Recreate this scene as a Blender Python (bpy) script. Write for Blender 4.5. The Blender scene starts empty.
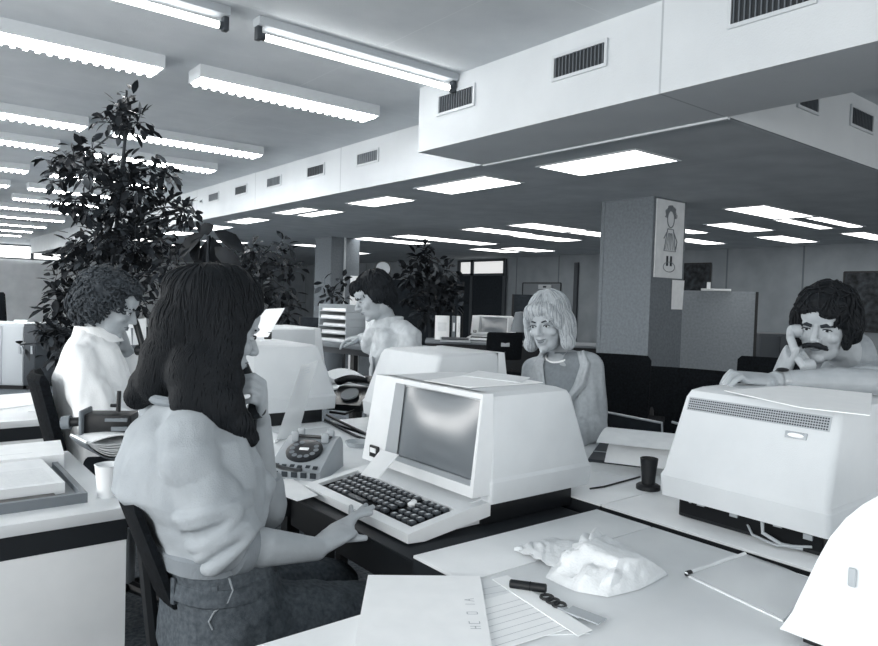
import bpy, bmesh, math, random
from mathutils import Vector, Matrix, noise
from mathutils.bvhtree import BVHTree
random.seed(7)
C = bpy.context.scene.collection
SC = bpy.context.scene
V = Vector
PI = math.pi

# ------------------------------------------------------------------ camera
CAM_H = 1.3
YAW, PITCH, ROLL, FPX = 0.89958, -0.033915, 0.03059, 700.0
_F = V((math.cos(PITCH)*math.cos(YAW), math.cos(PITCH)*math.sin(YAW), math.sin(PITCH)))
_r = _F.cross(V((0, 0, 1))).normalized(); _u = _r.cross(_F)
_R = math.cos(ROLL)*_r + math.sin(ROLL)*_u
_U = -math.sin(ROLL)*_r + math.cos(ROLL)*_u
cd = bpy.data.cameras.new('camera'); cam = bpy.data.objects.new('camera', cd); C.objects.link(cam)
cd.sensor_fit = 'HORIZONTAL'; cd.sensor_width = 36.0; cd.lens = FPX/878*36.0; cd.clip_start = 0.02; cd.clip_end = 200
cam.matrix_world = Matrix(((_R.x, _U.x, -_F.x, 0), (_R.y, _U.y, -_F.y, 0), (_R.z, _U.z, -_F.z, CAM_H), (0, 0, 0, 1)))
SC.camera = cam

# ------------------------------------------------------------------ world, light, exposure
w = bpy.data.worlds.new('sky'); SC.world = w; w.use_nodes = True
w.node_tree.nodes['Background'].inputs[0].default_value = (0.95, 0.98, 1.0, 1)
w.node_tree.nodes['Background'].inputs[1].default_value = 1.0
SC.view_settings.view_transform = 'Standard'; SC.view_settings.look = 'None'
SC.view_settings.gamma = 1.0; SC.view_settings.use_curve_mapping = False
SC.view_settings.exposure = 0.14
WINDOW_WATTS = 82.0
def window_light(name, loc, rot, sx, sy, watts):
    l = bpy.data.lights.new(name, 'AREA'); l.shape = 'RECTANGLE'; l.size = sx; l.size_y = sy; l.energy = watts
    l.color = (1.0, 0.99, 0.97)
    o = bpy.data.objects.new(name, l); C.objects.link(o); o.location = loc; o.rotation_euler = rot
    return o
# daylight through the row of windows behind and to the left of the photographer (facing +X)
for i, y in enumerate((-1.6, 1.5, 4.6, 7.7, 10.8, 15.5)):
    window_light('daylight', (-3.42, y, 1.75), (0, -PI/2-.25, 0), 1.5, 2.7 if i < 5 else 6.0, WINDOW_WATTS*(1 if i < 5 else 1.6))
for x in (0.2, 3.4, 7.0):
    window_light('daylight', (x, -4.0, 1.75), (PI/2+.25, 0, 0), 2.7, 1.5, WINDOW_WATTS*0.42)

# ------------------------------------------------------------------ materials
def lin(c):
    c = c/255.0
    return c/12.92 if c <= 0.04045 else ((c+0.055)/1.055)**2.4
def tone(v):
    """grey of the toned print: bluer towards black"""
    t = min(1, max(0, v/255.0))
    k = 1-t; r = v*(0.985-0.10*k-0.10*k**6); g = v*(0.995-0.01*k); b = v*(1.0+0.07*k+0.16*k**6)
    return (lin(min(r, 255)), lin(min(g, 255)), lin(min(b, 255)), 1)
MATS = {}
def mat(name, v, rough=0.6, spec=0.4, noise_amt=0.0, nscale=30.0, bump=0.0, bscale=200.0, coat=0.0, stretch=None):
    if name in MATS: return MATS[name]
    m = bpy.data.materials.new(name); m.use_nodes = True; MATS[name] = m
    nt = m.node_tree; b = nt.nodes['Principled BSDF']
    b.inputs['Base Color'].default_value = tone(v); b.inputs['Roughness'].default_value = rough
    b.inputs['Specular IOR Level'].default_value = spec
    if coat: b.inputs['Coat Weight'].default_value = coat; b.inputs['Coat Roughness'].default_value = 0.08
    tc = nt.nodes.new('ShaderNodeTexCoord')
    src = tc.outputs['Object']
    if stretch:
        mp = nt.nodes.new('ShaderNodeMapping'); mp.inputs['Scale'].default_value = stretch
        nt.links.new(src, mp.inputs['Vector']); src = mp.outputs['Vector']
    if noise_amt:
        n = nt.nodes.new('ShaderNodeTexNoise'); n.inputs['Scale'].default_value = nscale; n.inputs['Detail'].default_value = 4
        nt.links.new(src, n.inputs['Vector'])
        cr = nt.nodes.new('ShaderNodeValToRGB')
        cr.color_ramp.elements[0].position = 0.3; cr.color_ramp.elements[1].position = 0.7
        cr.color_ramp.elements[0].color = tone(max(0, v*(1-noise_amt))); cr.color_ramp.elements[1].color = tone(min(255, v*(1+noise_amt)))
        nt.links.new(n.outputs['Fac'], cr.inputs['Fac']); nt.links.new(cr.outputs['Color'], b.inputs['Base Color'])
    if bump:
        n2 = nt.nodes.new('ShaderNodeTexNoise'); n2.inputs['Scale'].default_value = bscale; n2.inputs['Detail'].default_value = 3
        nt.links.new(src, n2.inputs['Vector'])
        bp = nt.nodes.new('ShaderNodeBump'); bp.inputs['Strength'].default_value = bump; bp.inputs['Distance'].default_value = 0.01
        nt.links.new(n2.outputs['Fac'], bp.inputs['Height']); nt.links.new(bp.outputs['Normal'], b.inputs['Normal'])
    return m
def emit(name, v, strength):
    if name in MATS: return MATS[name]
    m = bpy.data.materials.new(name); m.use_nodes = True; MATS[name] = m
    b = m.node_tree.nodes['Principled BSDF']; b.inputs['Base Color'].default_value = tone(v)
    b.inputs['Emission Color'].default_value = (1.0, 0.99, 0.97, 1); b.inputs['Emission Strength'].default_value = strength
    return m
def panelled(name, v, gap_v, sx, sy, axes, amt=0.05, gap=0.006):
    """sheet material with thin panel joints every sx, sy metres"""
    m = mat(name, v, 0.8, 0.2, amt, 3.0, 0.15, 120)
    nt = m.node_tree; b = nt.nodes['Principled BSDF']
    tc = nt.nodes.new('ShaderNodeTexCoord'); sep = nt.nodes.new('ShaderNodeSeparateXYZ'); nt.links.new(tc.outputs['Object'], sep.inputs[0])
    prev = None
    for ax, s in zip(axes, (sx, sy)):
        if not s: continue
        d = nt.nodes.new('ShaderNodeMath'); d.operation = 'PINGPONG'; d.inputs[1].default_value = s/2
        nt.links.new(sep.outputs[ax], d.inputs[0])
        l = nt.nodes.new('ShaderNodeMath'); l.operation = 'LESS_THAN'; l.inputs[1].default_value = gap/2
        nt.links.new(d.outputs[0], l.inputs[0])
        if prev:
            mx = nt.nodes.new('ShaderNodeMath'); mx.operation = 'MAXIMUM'
            nt.links.new(prev, mx.inputs[0]); nt.links.new(l.outputs[0], mx.inputs[1]); prev = mx.outputs[0]
        else: prev = l.outputs[0]
    src = b.inputs['Base Color'].links[0].from_socket
    mix = nt.nodes.new('ShaderNodeMixRGB'); nt.links.new(prev, mix.inputs[0]); nt.links.new(src, mix.inputs[1]); mix.inputs[2].default_value = tone(gap_v)
    nt.links.new(mix.outputs[0], b.inputs['Base Color'])
    return m

M = dict(
    ceil=panelled('ceiling_paint', 212, 222, 2.4, 1.22, (0, 1), 0.03, 0.008),
    lowceil=panelled('low_ceiling_paint', 205, 190, 2.4, 0, (0, 1), 0.04, 0.008),
    duct=panelled('duct_panel_paint', 212, 180, 0, 2.13, (0, 1), 0.015, 0.012),
    wall=panelled('wall_board', 132, 100, 0, 1.35, (0, 1), 0.05, 0.03),
    wallfar=mat('far_wall_paint', 215, 0.8, 0.2, 0.04, 3),
    floor=mat('carpet', 92, 0.95, 0.1, 0.25, 60, 0.4, 300),
    plastic=mat('terminal_plastic', 216, 0.5, 0.4, 0.012, 12, 0.12, 500),
    plastic2=mat('terminal_plastic_light', 232, 0.5, 0.4, 0.012, 12, 0.12, 500),
    bezel=mat('bezel_plastic', 190, 0.55, 0.4),
    black=mat('black_plastic', 24, 0.5, 0.4),
    blackmatte=mat('black_matte', 20, 0.8, 0.2),
    fabric=mat('black_upholstery', 22, 0.95, 0.1, 0.3, 80, 0.4, 400),
    key=mat('dark_key', 66, 0.4, 0.5), keypale=mat('pale_key_print_glint', 205, 0.6),
    desk=mat('desk_laminate', 236, 0.45, 0.4, 0.02, 6),
    deskfront=mat('desk_panel', 245, 0.6, 0.3, 0.02, 6),
    darktop=mat('dark_table_top', 36, 0.6, 0.3, 0.1, 8),
    fascia=mat('dark_fascia', 34, 0.6, 0.3),
    paper=mat('white_paper', 249, 0.8, 0.2, 0.01, 20),
    paper2=mat('used_paper', 235, 0.8, 0.2, 0.02, 20),
    ink=mat('faint_print', 190, 0.8, 0.2), inkdark=mat('dark_print', 60, 0.8, 0.2),
    chrome=mat('metal', 170, 0.25, 0.6), grey=mat('mid_grey', 120, 0.6), lightgrey=mat('light_grey', 180, 0.6), darkgrey=mat('dark_grey', 62, 0.6),
    column=mat('column_felt', 122, 0.95, 0.1, 0.06, 40, 0.3, 200),
    partition=mat('screen_felt', 148, 0.95, 0.1, 0.05, 40, 0.3, 200),
    darkscreen=mat('dark_screen_felt', 44, 0.95, 0.1, 0.1, 20),
    housing=mat('white_enamel', 205, 0.4, 0.4),
    diffuser=emit('lamp_louvre_glow', 240, 17.0), panelglow=emit('lamp_panel_glow', 240, 5.0), tube=emit('lamp_tube_glow', 250, 7.0), skyglass=emit('sky_lit_glass', 240, 3.0),
    slat=mat('vent_dark', 40, 0.6), slatpale=mat('vent_slat', 105, 0.5),
    skin=mat('skin', 172, 0.5, 0.4, 0.03, 25, 0.06, 300), skindark=mat('skin_in_print', 150, 0.5, 0.4, 0.03, 25, 0.06, 300),
    lip=mat('lips', 112, 0.45, 0.4), brow=mat('brow_hair', 46, 0.8, 0.2), eyewhite=mat('eye_white', 200, 0.3), iris=mat('iris', 30, 0.2),
    hair=mat('dark_hair', 26, 0.7, 0.2), hair2=mat('dark_brown_hair', 32, 0.7, 0.2), blonde=mat('blonde_hair', 186, 0.6, 0.3, 0.04, 60), blonde2=mat('blonde_hair_darker', 150, 0.6, 0.3), curlyhair=mat('curly_hair', 62, 0.7, 0.3),
    sweater=mat('sweatshirt', 168, 0.95, 0.1, 0.03, 15, 0.25, 350), rib=mat('sweatshirt_rib', 140, 0.95, 0.1, 0.03, 15, 0.3, 350, stretch=(1, 1, 0.2)),
    jeans=mat('denim', 88, 0.9, 0.1, 0.14, 90, 0.3, 400), stitch=mat('pale_stitch', 150, 0.9),
    blouse=mat('white_blouse', 246, 0.85, 0.2, 0.01, 15, 0.15, 200),
    shirt=mat('pale_shirt', 196, 0.9, 0.1, 0.05, 30, 0.3, 60), jacket=mat('pale_jacket', 178, 0.9, 0.1, 0.04, 60, 0.3, 300), jacketdark=mat('grey_top', 135, 0.9, 0.1, 0.04, 60, 0.2, 300),
    shirt2=mat('grey_shirt', 158, 0.9, 0.1, 0.05, 30, 0.3, 60),
    trousers=mat('dark_trousers', 40, 0.9, 0.1),
    leaf=mat('leaf', 32, 0.7, 0.2, 0.35, 9), leafpale=mat('leaf_pale', 62, 0.45, 0.4, 0.3, 9), stem=mat('stem', 48, 0.8), pot=mat('pot', 90, 0.6), soil=mat('soil', 30, 0.95),
    phone=mat('phone_plastic', 168, 0.4, 0.4), phonedark=mat('phone_dark', 30, 0.35, 0.4), cup=mat('white_cup', 238, 0.5),
    bag=mat('thin_paper_bag', 228, 0.6, 0.3, 0.02, 20, 0.3, 60), folder=mat('clear_folder', 190, 0.2, 0.5),
    poster=mat('poster_paper', 222, 0.7, 0.2, 0.03, 10), picture=mat('dark_picture', 40, 0.6, 0.2, 0.6, 12),
)
def glass_mat():
    m = bpy.data.materials.new('screen_glass'); m.use_nodes = True
    b = m.node_tree.nodes['Principled BSDF']
    b.inputs['Base Color'].default_value = tone(118); b.inputs['Roughness'].default_value = 0.3
    b.inputs['Specular IOR Level'].default_value = 0.9; b.inputs['Coat Weight'].default_value = 0.4; b.inputs['Coat Roughness'].default_value = 0.22
    return m
M['glass'] = glass_mat()
def clear_mat(name, v, alpha):
    m = bpy.data.materials.new(name); m.use_nodes = True
    b = m.node_tree.nodes['Principled BSDF']; b.inputs['Base Color'].default_value = tone(v); b.inputs['Alpha'].default_value = alpha; b.inputs['Roughness'].default_value = 0.25
    return m
M['clear'] = clear_mat('clear_plastic', 240, 0.5)
M['pane'] = clear_mat('window_pane', 120, 0.35)

# ------------------------------------------------------------------ helpers
def ray(px, py):
    return _F + _R*((px-439)/FPX) - _U*((py-323)/FPX)
def at(px, py, d): return V((0, 0, CAM_H)) + ray(px, py)*d           # a point at a measured depth
def onz(px, py, z): r = ray(px, py); return V((0, 0, CAM_H)) + r*((z-CAM_H)/r.z)
def onx(px, py, x): r = ray(px, py); return V((0, 0, CAM_H)) + r*(x/r.x)
def ony(px, py, y): r = ray(px, py); return V((0, 0, CAM_H)) + r*(y/r.y)

class MB:
    def __init__(s): s.bm = bmesh.new(); s.mi = 0
    def _new(s, geom):
        for f in geom: f.material_index = s.mi
    def face(s, pts):
        f = s.bm.faces.new([s.bm.verts.new(p) for p in pts]); f.material_index = s.mi; return f
    def box(s, c, size, rot=None, bev=0.0, seg=2):
        r = bmesh.ops.create_cube(s.bm, size=1.0); vs = r['verts']
        bmesh.ops.scale(s.bm, vec=V(size), verts=vs)
        fs = set(f for v in vs for f in v.link_faces)
        if bev > 0:
            es = set(e for v in vs for e in v.link_edges)
            b = bmesh.ops.bevel(s.bm, geom=list(es), offset=bev, segments=seg, affect='EDGES', profile=0.5)
            fs = set(b['faces']) | set(f for v in b['verts'] for f in v.link_faces)
            vs = list(set(v for f in fs for v in f.verts))
        if rot is not None:
            bmesh.ops.rotate(s.bm, cent=(0, 0, 0), matrix=rot if isinstance(rot, Matrix) else Matrix.Rotation(rot, 3, 'Z'), verts=vs)
        bmesh.ops.translate(s.bm, vec=V(c), verts=vs)
        s._new(set(f for v in vs for f in v.link_faces)); return s
    def b(s, x0, x1, y0, y1, z0, z1, bev=0.0):
        return s.box(((x0+x1)/2, (y0+y1)/2, (z0+z1)/2), (abs(x1-x0), abs(y1-y0), abs(z1-z0)), None, bev)
    def prism(s, poly, axis, a, b):
        """poly of 2-D points in the two other axes (in xyz order) extruded along axis from a to b"""
        def P(q, t):
            l = [q[0], q[1]]; l.insert(axis, t); return V(l)
        A = [s.bm.verts.new(P(q, a)) for q in poly]; B = [s.bm.verts.new(P(q, b)) for q in poly]
        n = len(poly); fs = [s.bm.faces.new(A), s.bm.faces.new(B[::-1])]
        for i in range(n): fs.append(s.bm.faces.new((A[i], B[i], B[(i+1) % n], A[(i+1) % n])))
        bmesh.ops.recalc_face_normals(s.bm, faces=fs); s._new(fs); return s
    def loft(s, rings, cap=True, closed=True):
        R = [[s.bm.verts.new(p) for p in r] for r in rings]; n = len(R[0]); fs = []
        for a, b in zip(R, R[1:]):
            for i in range(n if closed else n-1):
                fs.append(s.bm.faces.new((a[i], a[(i+1) % n], b[(i+1) % n], b[i])))
        if cap: fs.append(s.bm.faces.new(R[0][::-1])); fs.append(s.bm.faces.new(R[-1]))
        bmesh.ops.recalc_face_normals(s.bm, faces=fs); s._new(fs); return s
    def tube(s, pts, r, n=8, cap=True):
        pts = [V(p) for p in pts]; rings = []; up = None
        for i, p in enumerate(pts):
            d = (pts[min(i+1, len(pts)-1)]-pts[max(i-1, 0)])
            d = d.normalized() if d.length > 1e-9 else V((0, 0, 1))
            if up is None:
                up = d.orthogonal().normalized()
            else:
                up = (up - d*up.dot(d)); up = up.normalized() if up.length > 1e-6 else d.orthogonal().normalized()
            sd = d.cross(up); rr = r[i] if isinstance(r, (list, tuple)) else r
            rings.append([p + (up*math.cos(2*PI*k/n) + sd*math.sin(2*PI*k/n))*rr for k in range(n)])
        return s.loft(rings, cap)
    def cyl(s, p0, p1, r0, r1=None, n=16): return s.tube([p0, p1], [r0, r0 if r1 is None else r1], n)
    def ball(s, c, r, rot=None, n=12):
        g = bmesh.ops.create_uvsphere(s.bm, u_segments=n*2 if n < 10 else n+6, v_segments=n, radius=1.0); vs = g['verts']
        rr = V((r, r, r)) if isinstance(r, (int, float)) else V(r)
        bmesh.ops.scale(s.bm, vec=rr, verts=vs)
        if rot is not None: bmesh.ops.rotate(s.bm, cent=(0, 0, 0), matrix=rot, verts=vs)
        bmesh.ops.translate(s.bm, vec=V(c), verts=vs); s._new(set(f for v in vs for f in v.link_faces)); return s
    def capsule(s, p0, p1, r0, r1, n=10):
        s.tube([p0, p1], [r0, r1], n+2); s.ball(p0, r0, None, n); s.ball(p1, r1, None, n); return s
    def chain(s, pts, rs, n=10):
        for i in range(len(pts)-1): s.capsule(pts[i], pts[i+1], rs[i], rs[i+1], n)
        return s
    def lathe(s, prof, c=(0, 0, 0), n=24, cap=True):
        c = V(c)
        return s.loft([[c+V((r*math.cos(2*PI*k/n), r*math.sin(2*PI*k/n), z)) for k in range(n)] for r, z in prof], cap)
    def sheet(s, fn, nu, nv, th=0.0):
        g = [[V(fn(i/(nu-1), j/(nv-1))) for j in range(nv)] for i in range(nu)]
        vv = [[s.bm.verts.new(p) for p in row] for row in g]; fs = []
        for i in range(nu-1):
            for j in range(nv-1): fs.append(s.bm.faces.new((vv[i][j], vv[i+1][j], vv[i+1][j+1], vv[i][j+1])))
        s._new(fs)
        if th:
            bmesh.ops.recalc_face_normals(s.bm, faces=fs)
            r = bmesh.ops.solidify(s.bm, geom=fs, thickness=th)
            s._new([f for f in r['geom'] if isinstance(f, bmesh.types.BMFace)])
        return s
    def build(s, name, mats, parent=None, sharp=38, origin=None):
        mats = mats if isinstance(mats, (list, tuple)) else [mats]
        me = bpy.data.meshes.new(name)
        if origin is not None: bmesh.ops.translate(s.bm, vec=-V(origin), verts=s.bm.verts)
        for e in s.bm.edges:
            if len(e.link_faces) == 2: e.smooth = e.calc_face_angle(0) < math.radians(sharp)
        for f in s.bm.faces: f.smooth = True
        s.bm.to_mesh(me); s.bm.free()
        for m_ in mats: me.materials.append(m_)
        o = bpy.data.objects.new(name, me); C.objects.link(o)
        if parent is not None:
            o.parent = parent
        if origin is not None: o.location = V(origin)
        return o

def tag(o, label=None, cat=None, group=None, kind=None):
    if label: o['label'] = label
    if cat: o['category'] = cat
    if group: o['group'] = group
    if kind: o['kind'] = kind
    return o
def thing(name, label, cat, loc=(0, 0, 0), rz=0.0, group=None):
    o = bpy.data.objects.new(name, None); C.objects.link(o); o.empty_display_size = 0.1
    o.location = V(loc); o.rotation_euler = (0, 0, rz)
    return tag(o, label, cat, group)
def struct(mb, name, m): return tag(mb.build(name, m), kind='structure')
def one(mb, name, m, label, cat, group=None, origin=None, sharp=38):
    return tag(mb.build(name, m, None, sharp, origin), label, cat, group)
def copy_tree(o, parent=None):
    c = o.copy(); C.objects.link(c)
    if parent is not None: c.parent = parent
    for ch in list(o.children): copy_tree(ch, c)
    return c
def fuse(mb, name, mats, parent, voxel, smooth=4, folds=0.0, fscale=12.0, origin=None, fold_dir=None):
    """union of overlapping closed shapes into one continuous surface"""
    me = bpy.data.meshes.new('tmp'); mb.bm.to_mesh(me); mb.bm.free()
    t = bpy.data.objects.new('tmp', me); C.objects.link(t)
    r = t.modifiers.new('r', 'REMESH'); r.mode = 'VOXEL'; r.voxel_size = voxel; r.adaptivity = 0
    sm = t.modifiers.new('s', 'SMOOTH'); sm.factor = 0.5; sm.iterations = smooth
    dg = bpy.context.evaluated_depsgraph_get(); dg.update()
    out = bpy.data.meshes.new_from_object(t.evaluated_get(dg)); out.name = name
    bpy.data.objects.remove(t); bpy.data.meshes.remove(me)
    if folds:
        nn = [v.normal.copy() for v in out.vertices]
        for v, n in zip(out.vertices, nn):
            p = v.co
            a = noise.noise(p*fscale) + 0.5*noise.noise(p*fscale*2.1+V((3, 1, 7)))
            if fold_dir is not None:
                q = V((p.x*fold_dir[0], p.y*fold_dir[1], p.z*fold_dir[2])); a = noise.noise(q) + 0.5*noise.noise(q*2+V((5, 2, 1)))
            v.co = p + n*a*folds
    if origin is not None:
        for v in out.vertices: v.co -= V(origin)
    for p in out.polygons: p.use_smooth = True
    for m_ in (mats if isinstance(mats, (list, tuple)) else [mats]): out.materials.append(m_)
    o = bpy.data.objects.new(name, out); C.objects.link(o)
    if parent is not None: o.parent = parent
    return o

# ================================================================== SETTING
HC, HL = 2.84, 2.378          # upper and lower ceiling
SX, DX, OY, WX, WY = 3.71, 3.07, 2.12, 12.0, 26.0
m = MB(); m.b(-3.6, WX+.15, -4.3, WY+.15, -0.1, 0.0); struct(m, 'floor', M['floor'])
m = MB(); m.b(-3.6, WX+.15, -4.3, WY+.15, HC, HC+.1); struct(m, 'ceiling', M['ceil'])
m = MB(); m.b(SX+.04, WX, OY+.04, WY, HL, HL+.06); struct(m, 'ceiling_lowered', M['lowceil'])
m = MB(); m.b(SX, SX+.04, OY, WY, HL-.004, HC); m.b(SX+.04, WX, OY, OY+.04, HL-.004, HC); struct(m, 'bulkhead', M['duct'])
m = MB(); m.b(DX, SX-.003, -4.15, 4.175, HL-.006, HC); struct(m, 'duct_casing', M['duct'])
m = MB(); m.b(SX-.006, SX+.022, OY, 4.17, HL-.018, HL-.006); struct(m, 'trim_1', M['housing'])
m = MB(); m.b(WX, WX+.15, -4.3, WY, 0, HC); struct(m, 'wall_right', M['wall'])
m = MB(); m.b(-3.6, WX, WY, WY+.15, 0, HC); struct(m, 'wall_back', M['wallfar'])
m = MB()
m.b(-3.6, -3.45, -4.3, WY, 0, 0.95); m.b(-3.6, -3.45, -4.3, WY, 2.55, HC)
for y in (-4.2, -3.1, 0.0, 3.1, 6.2, 9.3, 12.4, 18.6, 25.9): m.b(-3.6, -3.45, y-.1, y+.1, 0.95, 2.55)
struct(m, 'wall_left', M['wallfar'])
m = MB()
m.b(-3.45, WX, -4.3, -4.15, 0, 0.95); m.b(-3.45, WX, -4.3, -4.15, 2.55, HC)
for x in (-3.3, -1.3, 1.8, 5.1, 8.6, 11.9): m.b(x-.1, x+.1, -4.3, -4.15, 0.95, 2.55)
struct(m, 'wall_front', M['wallfar'])
m = MB(); m.b(WX-.03, WX, -4.1, WY, 0, .1); struct(m, 'baseboard_right', M['darkgrey'])
# columns
m = MB(); m.b(5.93, 6.5, 4.13, 4.76, 0, HL); m.b(5.925, 5.965, 4.72, 4.765, 0, HL); struct(m, 'column', M['column'])
m = MB(); m.b(6.35, 6.95, 11.2, 11.8, 0, HL); m.mi = 1; m.cyl((6.62, 11.17, .3), (6.62, 11.17, HL), .02); struct(m, 'column', [M['column'], M['lightgrey']])
# strip window at the far end, doorway recess with a bright fanlight on the right wall
m = MB(); m.b(-3.4, 4.95, WY-.06, WY-.02, 2.2, 2.6); wn = struct(m, 'window_1', M['skyglass'])
m = MB()
for x in (-2.0, -.2, 1.6, 3.75, 4.95): m.b(x-.05, x+.05, WY-.1, WY-.06, 2.17, 2.63)
m.b(-3.4, 5, WY-.1, WY-.06, 2.58, 2.64); m.b(-3.4, 5, WY-.1, WY-.06, 2.16, 2.21); m.build('window_frame', M['grey'], wn)
m = MB(); m.b(WX-.04, WX-.02, 12.55, 14.2, 1.98, 2.3); wn = struct(m, 'window_2', emit('fanlight_glow', 220, .55))
m = MB()
for y in (12.5, 13.72, 14.25): m.b(WX-.08, WX-.04, y-.05, y+.05, 0, 2.34)
m.b(WX-.08, WX-.04, 12.5, 14.25, 1.93, 1.99); m.b(WX-.08, WX-.04, 12.5, 14.25, 2.29, 2.35); m.build('window_frame', M['darkgrey'], wn)
m = MB(); m.b(WX-.05, WX-.03, 12.55, 14.2, .05, 1.95); tag(m.build('door_1', M['darkscreen']), kind='structure')
m = MB(); m.b(WX-.06, WX-.005, 10.2, 10.3, 0, 2.2); struct(m, 'trim_2', M['darkgrey'])

# ================================================================== CEILING LIGHTS
ORD = ['nearest', 'second', 'third', 'fourth', 'fifth', 'sixth', 'seventh', 'eighth', 'ninth', 'tenth', 'eleventh', 'twelfth']
rows = [3.74, 4.78, 6.97, 8.27, 10.2, 11.9, 13.5, 15.2, 17.2, 19.4, 21.4, 23.4]
def louvre_light(x0, x1, y, label):
    t = thing('ceiling_light', label, 'ceiling light', ((x0+x1)/2, y+.11, HC), 0, 'louvred strip lights on the upper ceiling')
    L = (x1-x0)/2
    h = MB(); h.b(-L, L, -.115, -.105, -.085, 0); h.b(-L, L, .105, .115, -.085, 0); h.b(-L, L, -.105, .105, -.025, 0)
    h.b(-L, -L+.012, -.105, .105, -.085, -.025); h.b(L-.012, L, -.105, .105, -.085, -.025); h.build('housing', M['housing'], t)
    l = MB(); l.b(-L+.02, L-.02, -.1, .1, -.075, -.035)
    n = 22
    for k in range(n):
        x = -L+.04+(2*L-.08)*k/(n-1); l.b(x-.012, x+.012, -.103, .103, -.1, -.075)
    l.build('louvre', M['diffuser'], t)
    return t
def bare_light(x0, x1, y, label):
    t = thing('ceiling_light', label, 'ceiling light', ((x0+x1)/2, y+.02, HC), 0, 'bare strip lights nearest the camera')
    L = (x1-x0)/2
    h = MB(); h.b(-L, L, -.045, .045, -.05, 0, .006); h.build('rail', M['lightgrey'], t)
    l = MB(); l.cyl((-L+.05, 0, -.1), (L-.05, 0, -.1), .019, None, 14); l.build('tube', M['tube'], t)
    for s in (-1, 1):
        l = MB(); l.b(s*L-.03 if s > 0 else -L, s*L if s > 0 else -L+.03, -.022, .022, -.125, -.05, .004)
        l.cyl((s*(L-.03), 0, -.1), (s*(L-.052), 0, -.1), .021); l.build('lampholder', M['darkgrey'], t)
    return t
for i, y in enumerate(rows):
    if i == 0:
        bare_light(1.62, 3.06, y, 'bare fluorescent tube on a metal rail ending at the duct corner')
        bare_light(-.03, 1.46, y, 'bright bare tube light cut off by the top edge of the picture')
        continue
    louvre_light(1.67, 3.12, y, '%s louvred ceiling light from the camera in the line beside the vented bulkhead' % ORD[i-1])
    if i < 7: louvre_light(-.03, 1.44, y, '%s louvred ceiling light from the camera in the line further from the bulkhead' % ORD[i-1])
def panel_light(x0, x1, y0, y1, label, group):
    t = thing('recessed_light', label, 'ceiling light', ((x0+x1)/2, (y0+y1)/2, HL), 0, group)
    a, b = (x1-x0)/2, (y1-y0)/2
    f = MB()
    f.b(-a, a, -b, -b+.02, -.008, 0); f.b(-a, a, b-.02, b, -.008, 0); f.b(-a, -a+.02, -b+.02, b-.02, -.008, 0); f.b(a-.02, a, -b+.02, b-.02, -.008, 0)
    f.build('frame', M['housing'], t)
    d = MB(); d.b(-a+.02, a-.02, -b+.02, b-.02, -.005, -.001); d.build('diffuser', M['panelglow'], t)
G1, G2 = 'recessed lights along the bulkhead', 'recessed lights deeper under the lowered ceiling'
panel_light(4.05, 4.6, 2.98, 3.93, 'largest bright recessed ceiling panel nearest the camera under the lowered ceiling', G1)
panel_light(4.05, 4.54, 4.53, 5.57, 'recessed ceiling panel, second back from the largest one along the bulkhead', G1)
panel_light(4.17, 4.57, 6.2, 7.06, 'recessed ceiling panel, third back along the bulkhead', G1)
panel_light(4.02, 4.27, 7.82, 8.68, 'narrow recessed strip next to the bulkhead, left one of a pair', G1)
panel_light(4.34, 4.6, 7.76, 8.66, 'narrow recessed strip further from the bulkhead, right one of a pair', G1)
panel_light(4.05, 4.4, 9.5, 10.4, 'recessed strip just beyond the pair of narrow strips by the bulkhead', G1)
panel_light(4.05, 4.5, 11.1, 12.0, 'recessed strip seen above the large drooping leaves', G1)
panel_light(4.05, 4.5, 12.8, 13.7, 'far recessed strip by the bulkhead end, above the plants', G1)
panel_light(4.2, 4.6, 15, 16.2, 'farthest recessed strip along the bulkhead behind the tall plant', G1)
for x0, x1, y0, y1, lb in (
    (7.13, 8.3, 3.62, 4.1, 'wide recessed panel just right of the poster column'),
    (8.38, 9.63, 3.95, 4.16, 'thin recessed strip behind the wide panel, left of two'),
    (8.38, 9.65, 3.6, 3.8, 'thin recessed strip behind the wide panel, right of two'),
    (8.34, 9.47, 4.65, 5.04, 'recessed panel left of the wide one, above the grey screen'),
    (10.2, 11.4, 4.9, 5.33, 'recessed panel nearest the right wall above the grey screen'),
    (10.3, 11.5, 3.85, 4.18, 'recessed panel at the right picture edge above the man on the phone'),
    (8.1, 9.3, 5.5, 5.8, 'recessed strip half hidden behind the poster, upper one'),
    (9.9, 11.0, 6.2, 6.6, 'small recessed strip half hidden behind the poster, lower one'),
    (6.87, 8.02, 7.73, 8.22, 'recessed panel left of the column, front left of four'),
    (6.9, 8.07, 6.7, 7.22, 'recessed panel left of the column, front right of four'),
    (8.08, 9.29, 7.83, 8.35, 'recessed panel left of the column, back left of four'),
    (8.15, 9.35, 6.75, 7.2, 'recessed panel beside the column, back right of four'),
    (6.8, 8.3, 10.72, 11.3, 'long recessed strip above the seated man, left one'),
    (6.95, 9.06, 9.65, 10.2, 'long recessed strip above the seated man, right one'),
    (9.65, 10.75, 10.75, 11.25, 'far recessed panel above the doorway, left one'),
    (9.83, 10.92, 9.9, 10.5, 'far recessed panel above the doorway, right one'),
    (6.9, 8.1, 13.4, 13.9, 'dim far recessed strip right of the distant column, upper one'),
    (8.2, 9.4, 14.6, 15.1, 'dim far recessed strip right of the distant column, lower one'),
    (5.2, 6.1, 14.2, 14.7, 'far recessed strip left of the distant column, upper one'),
    (5.2, 6.2, 16.4, 17.0, 'far recessed strip left of the distant column, lower one')):
    panel_light(x0, x1, y0, y1, lb, G2)

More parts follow.
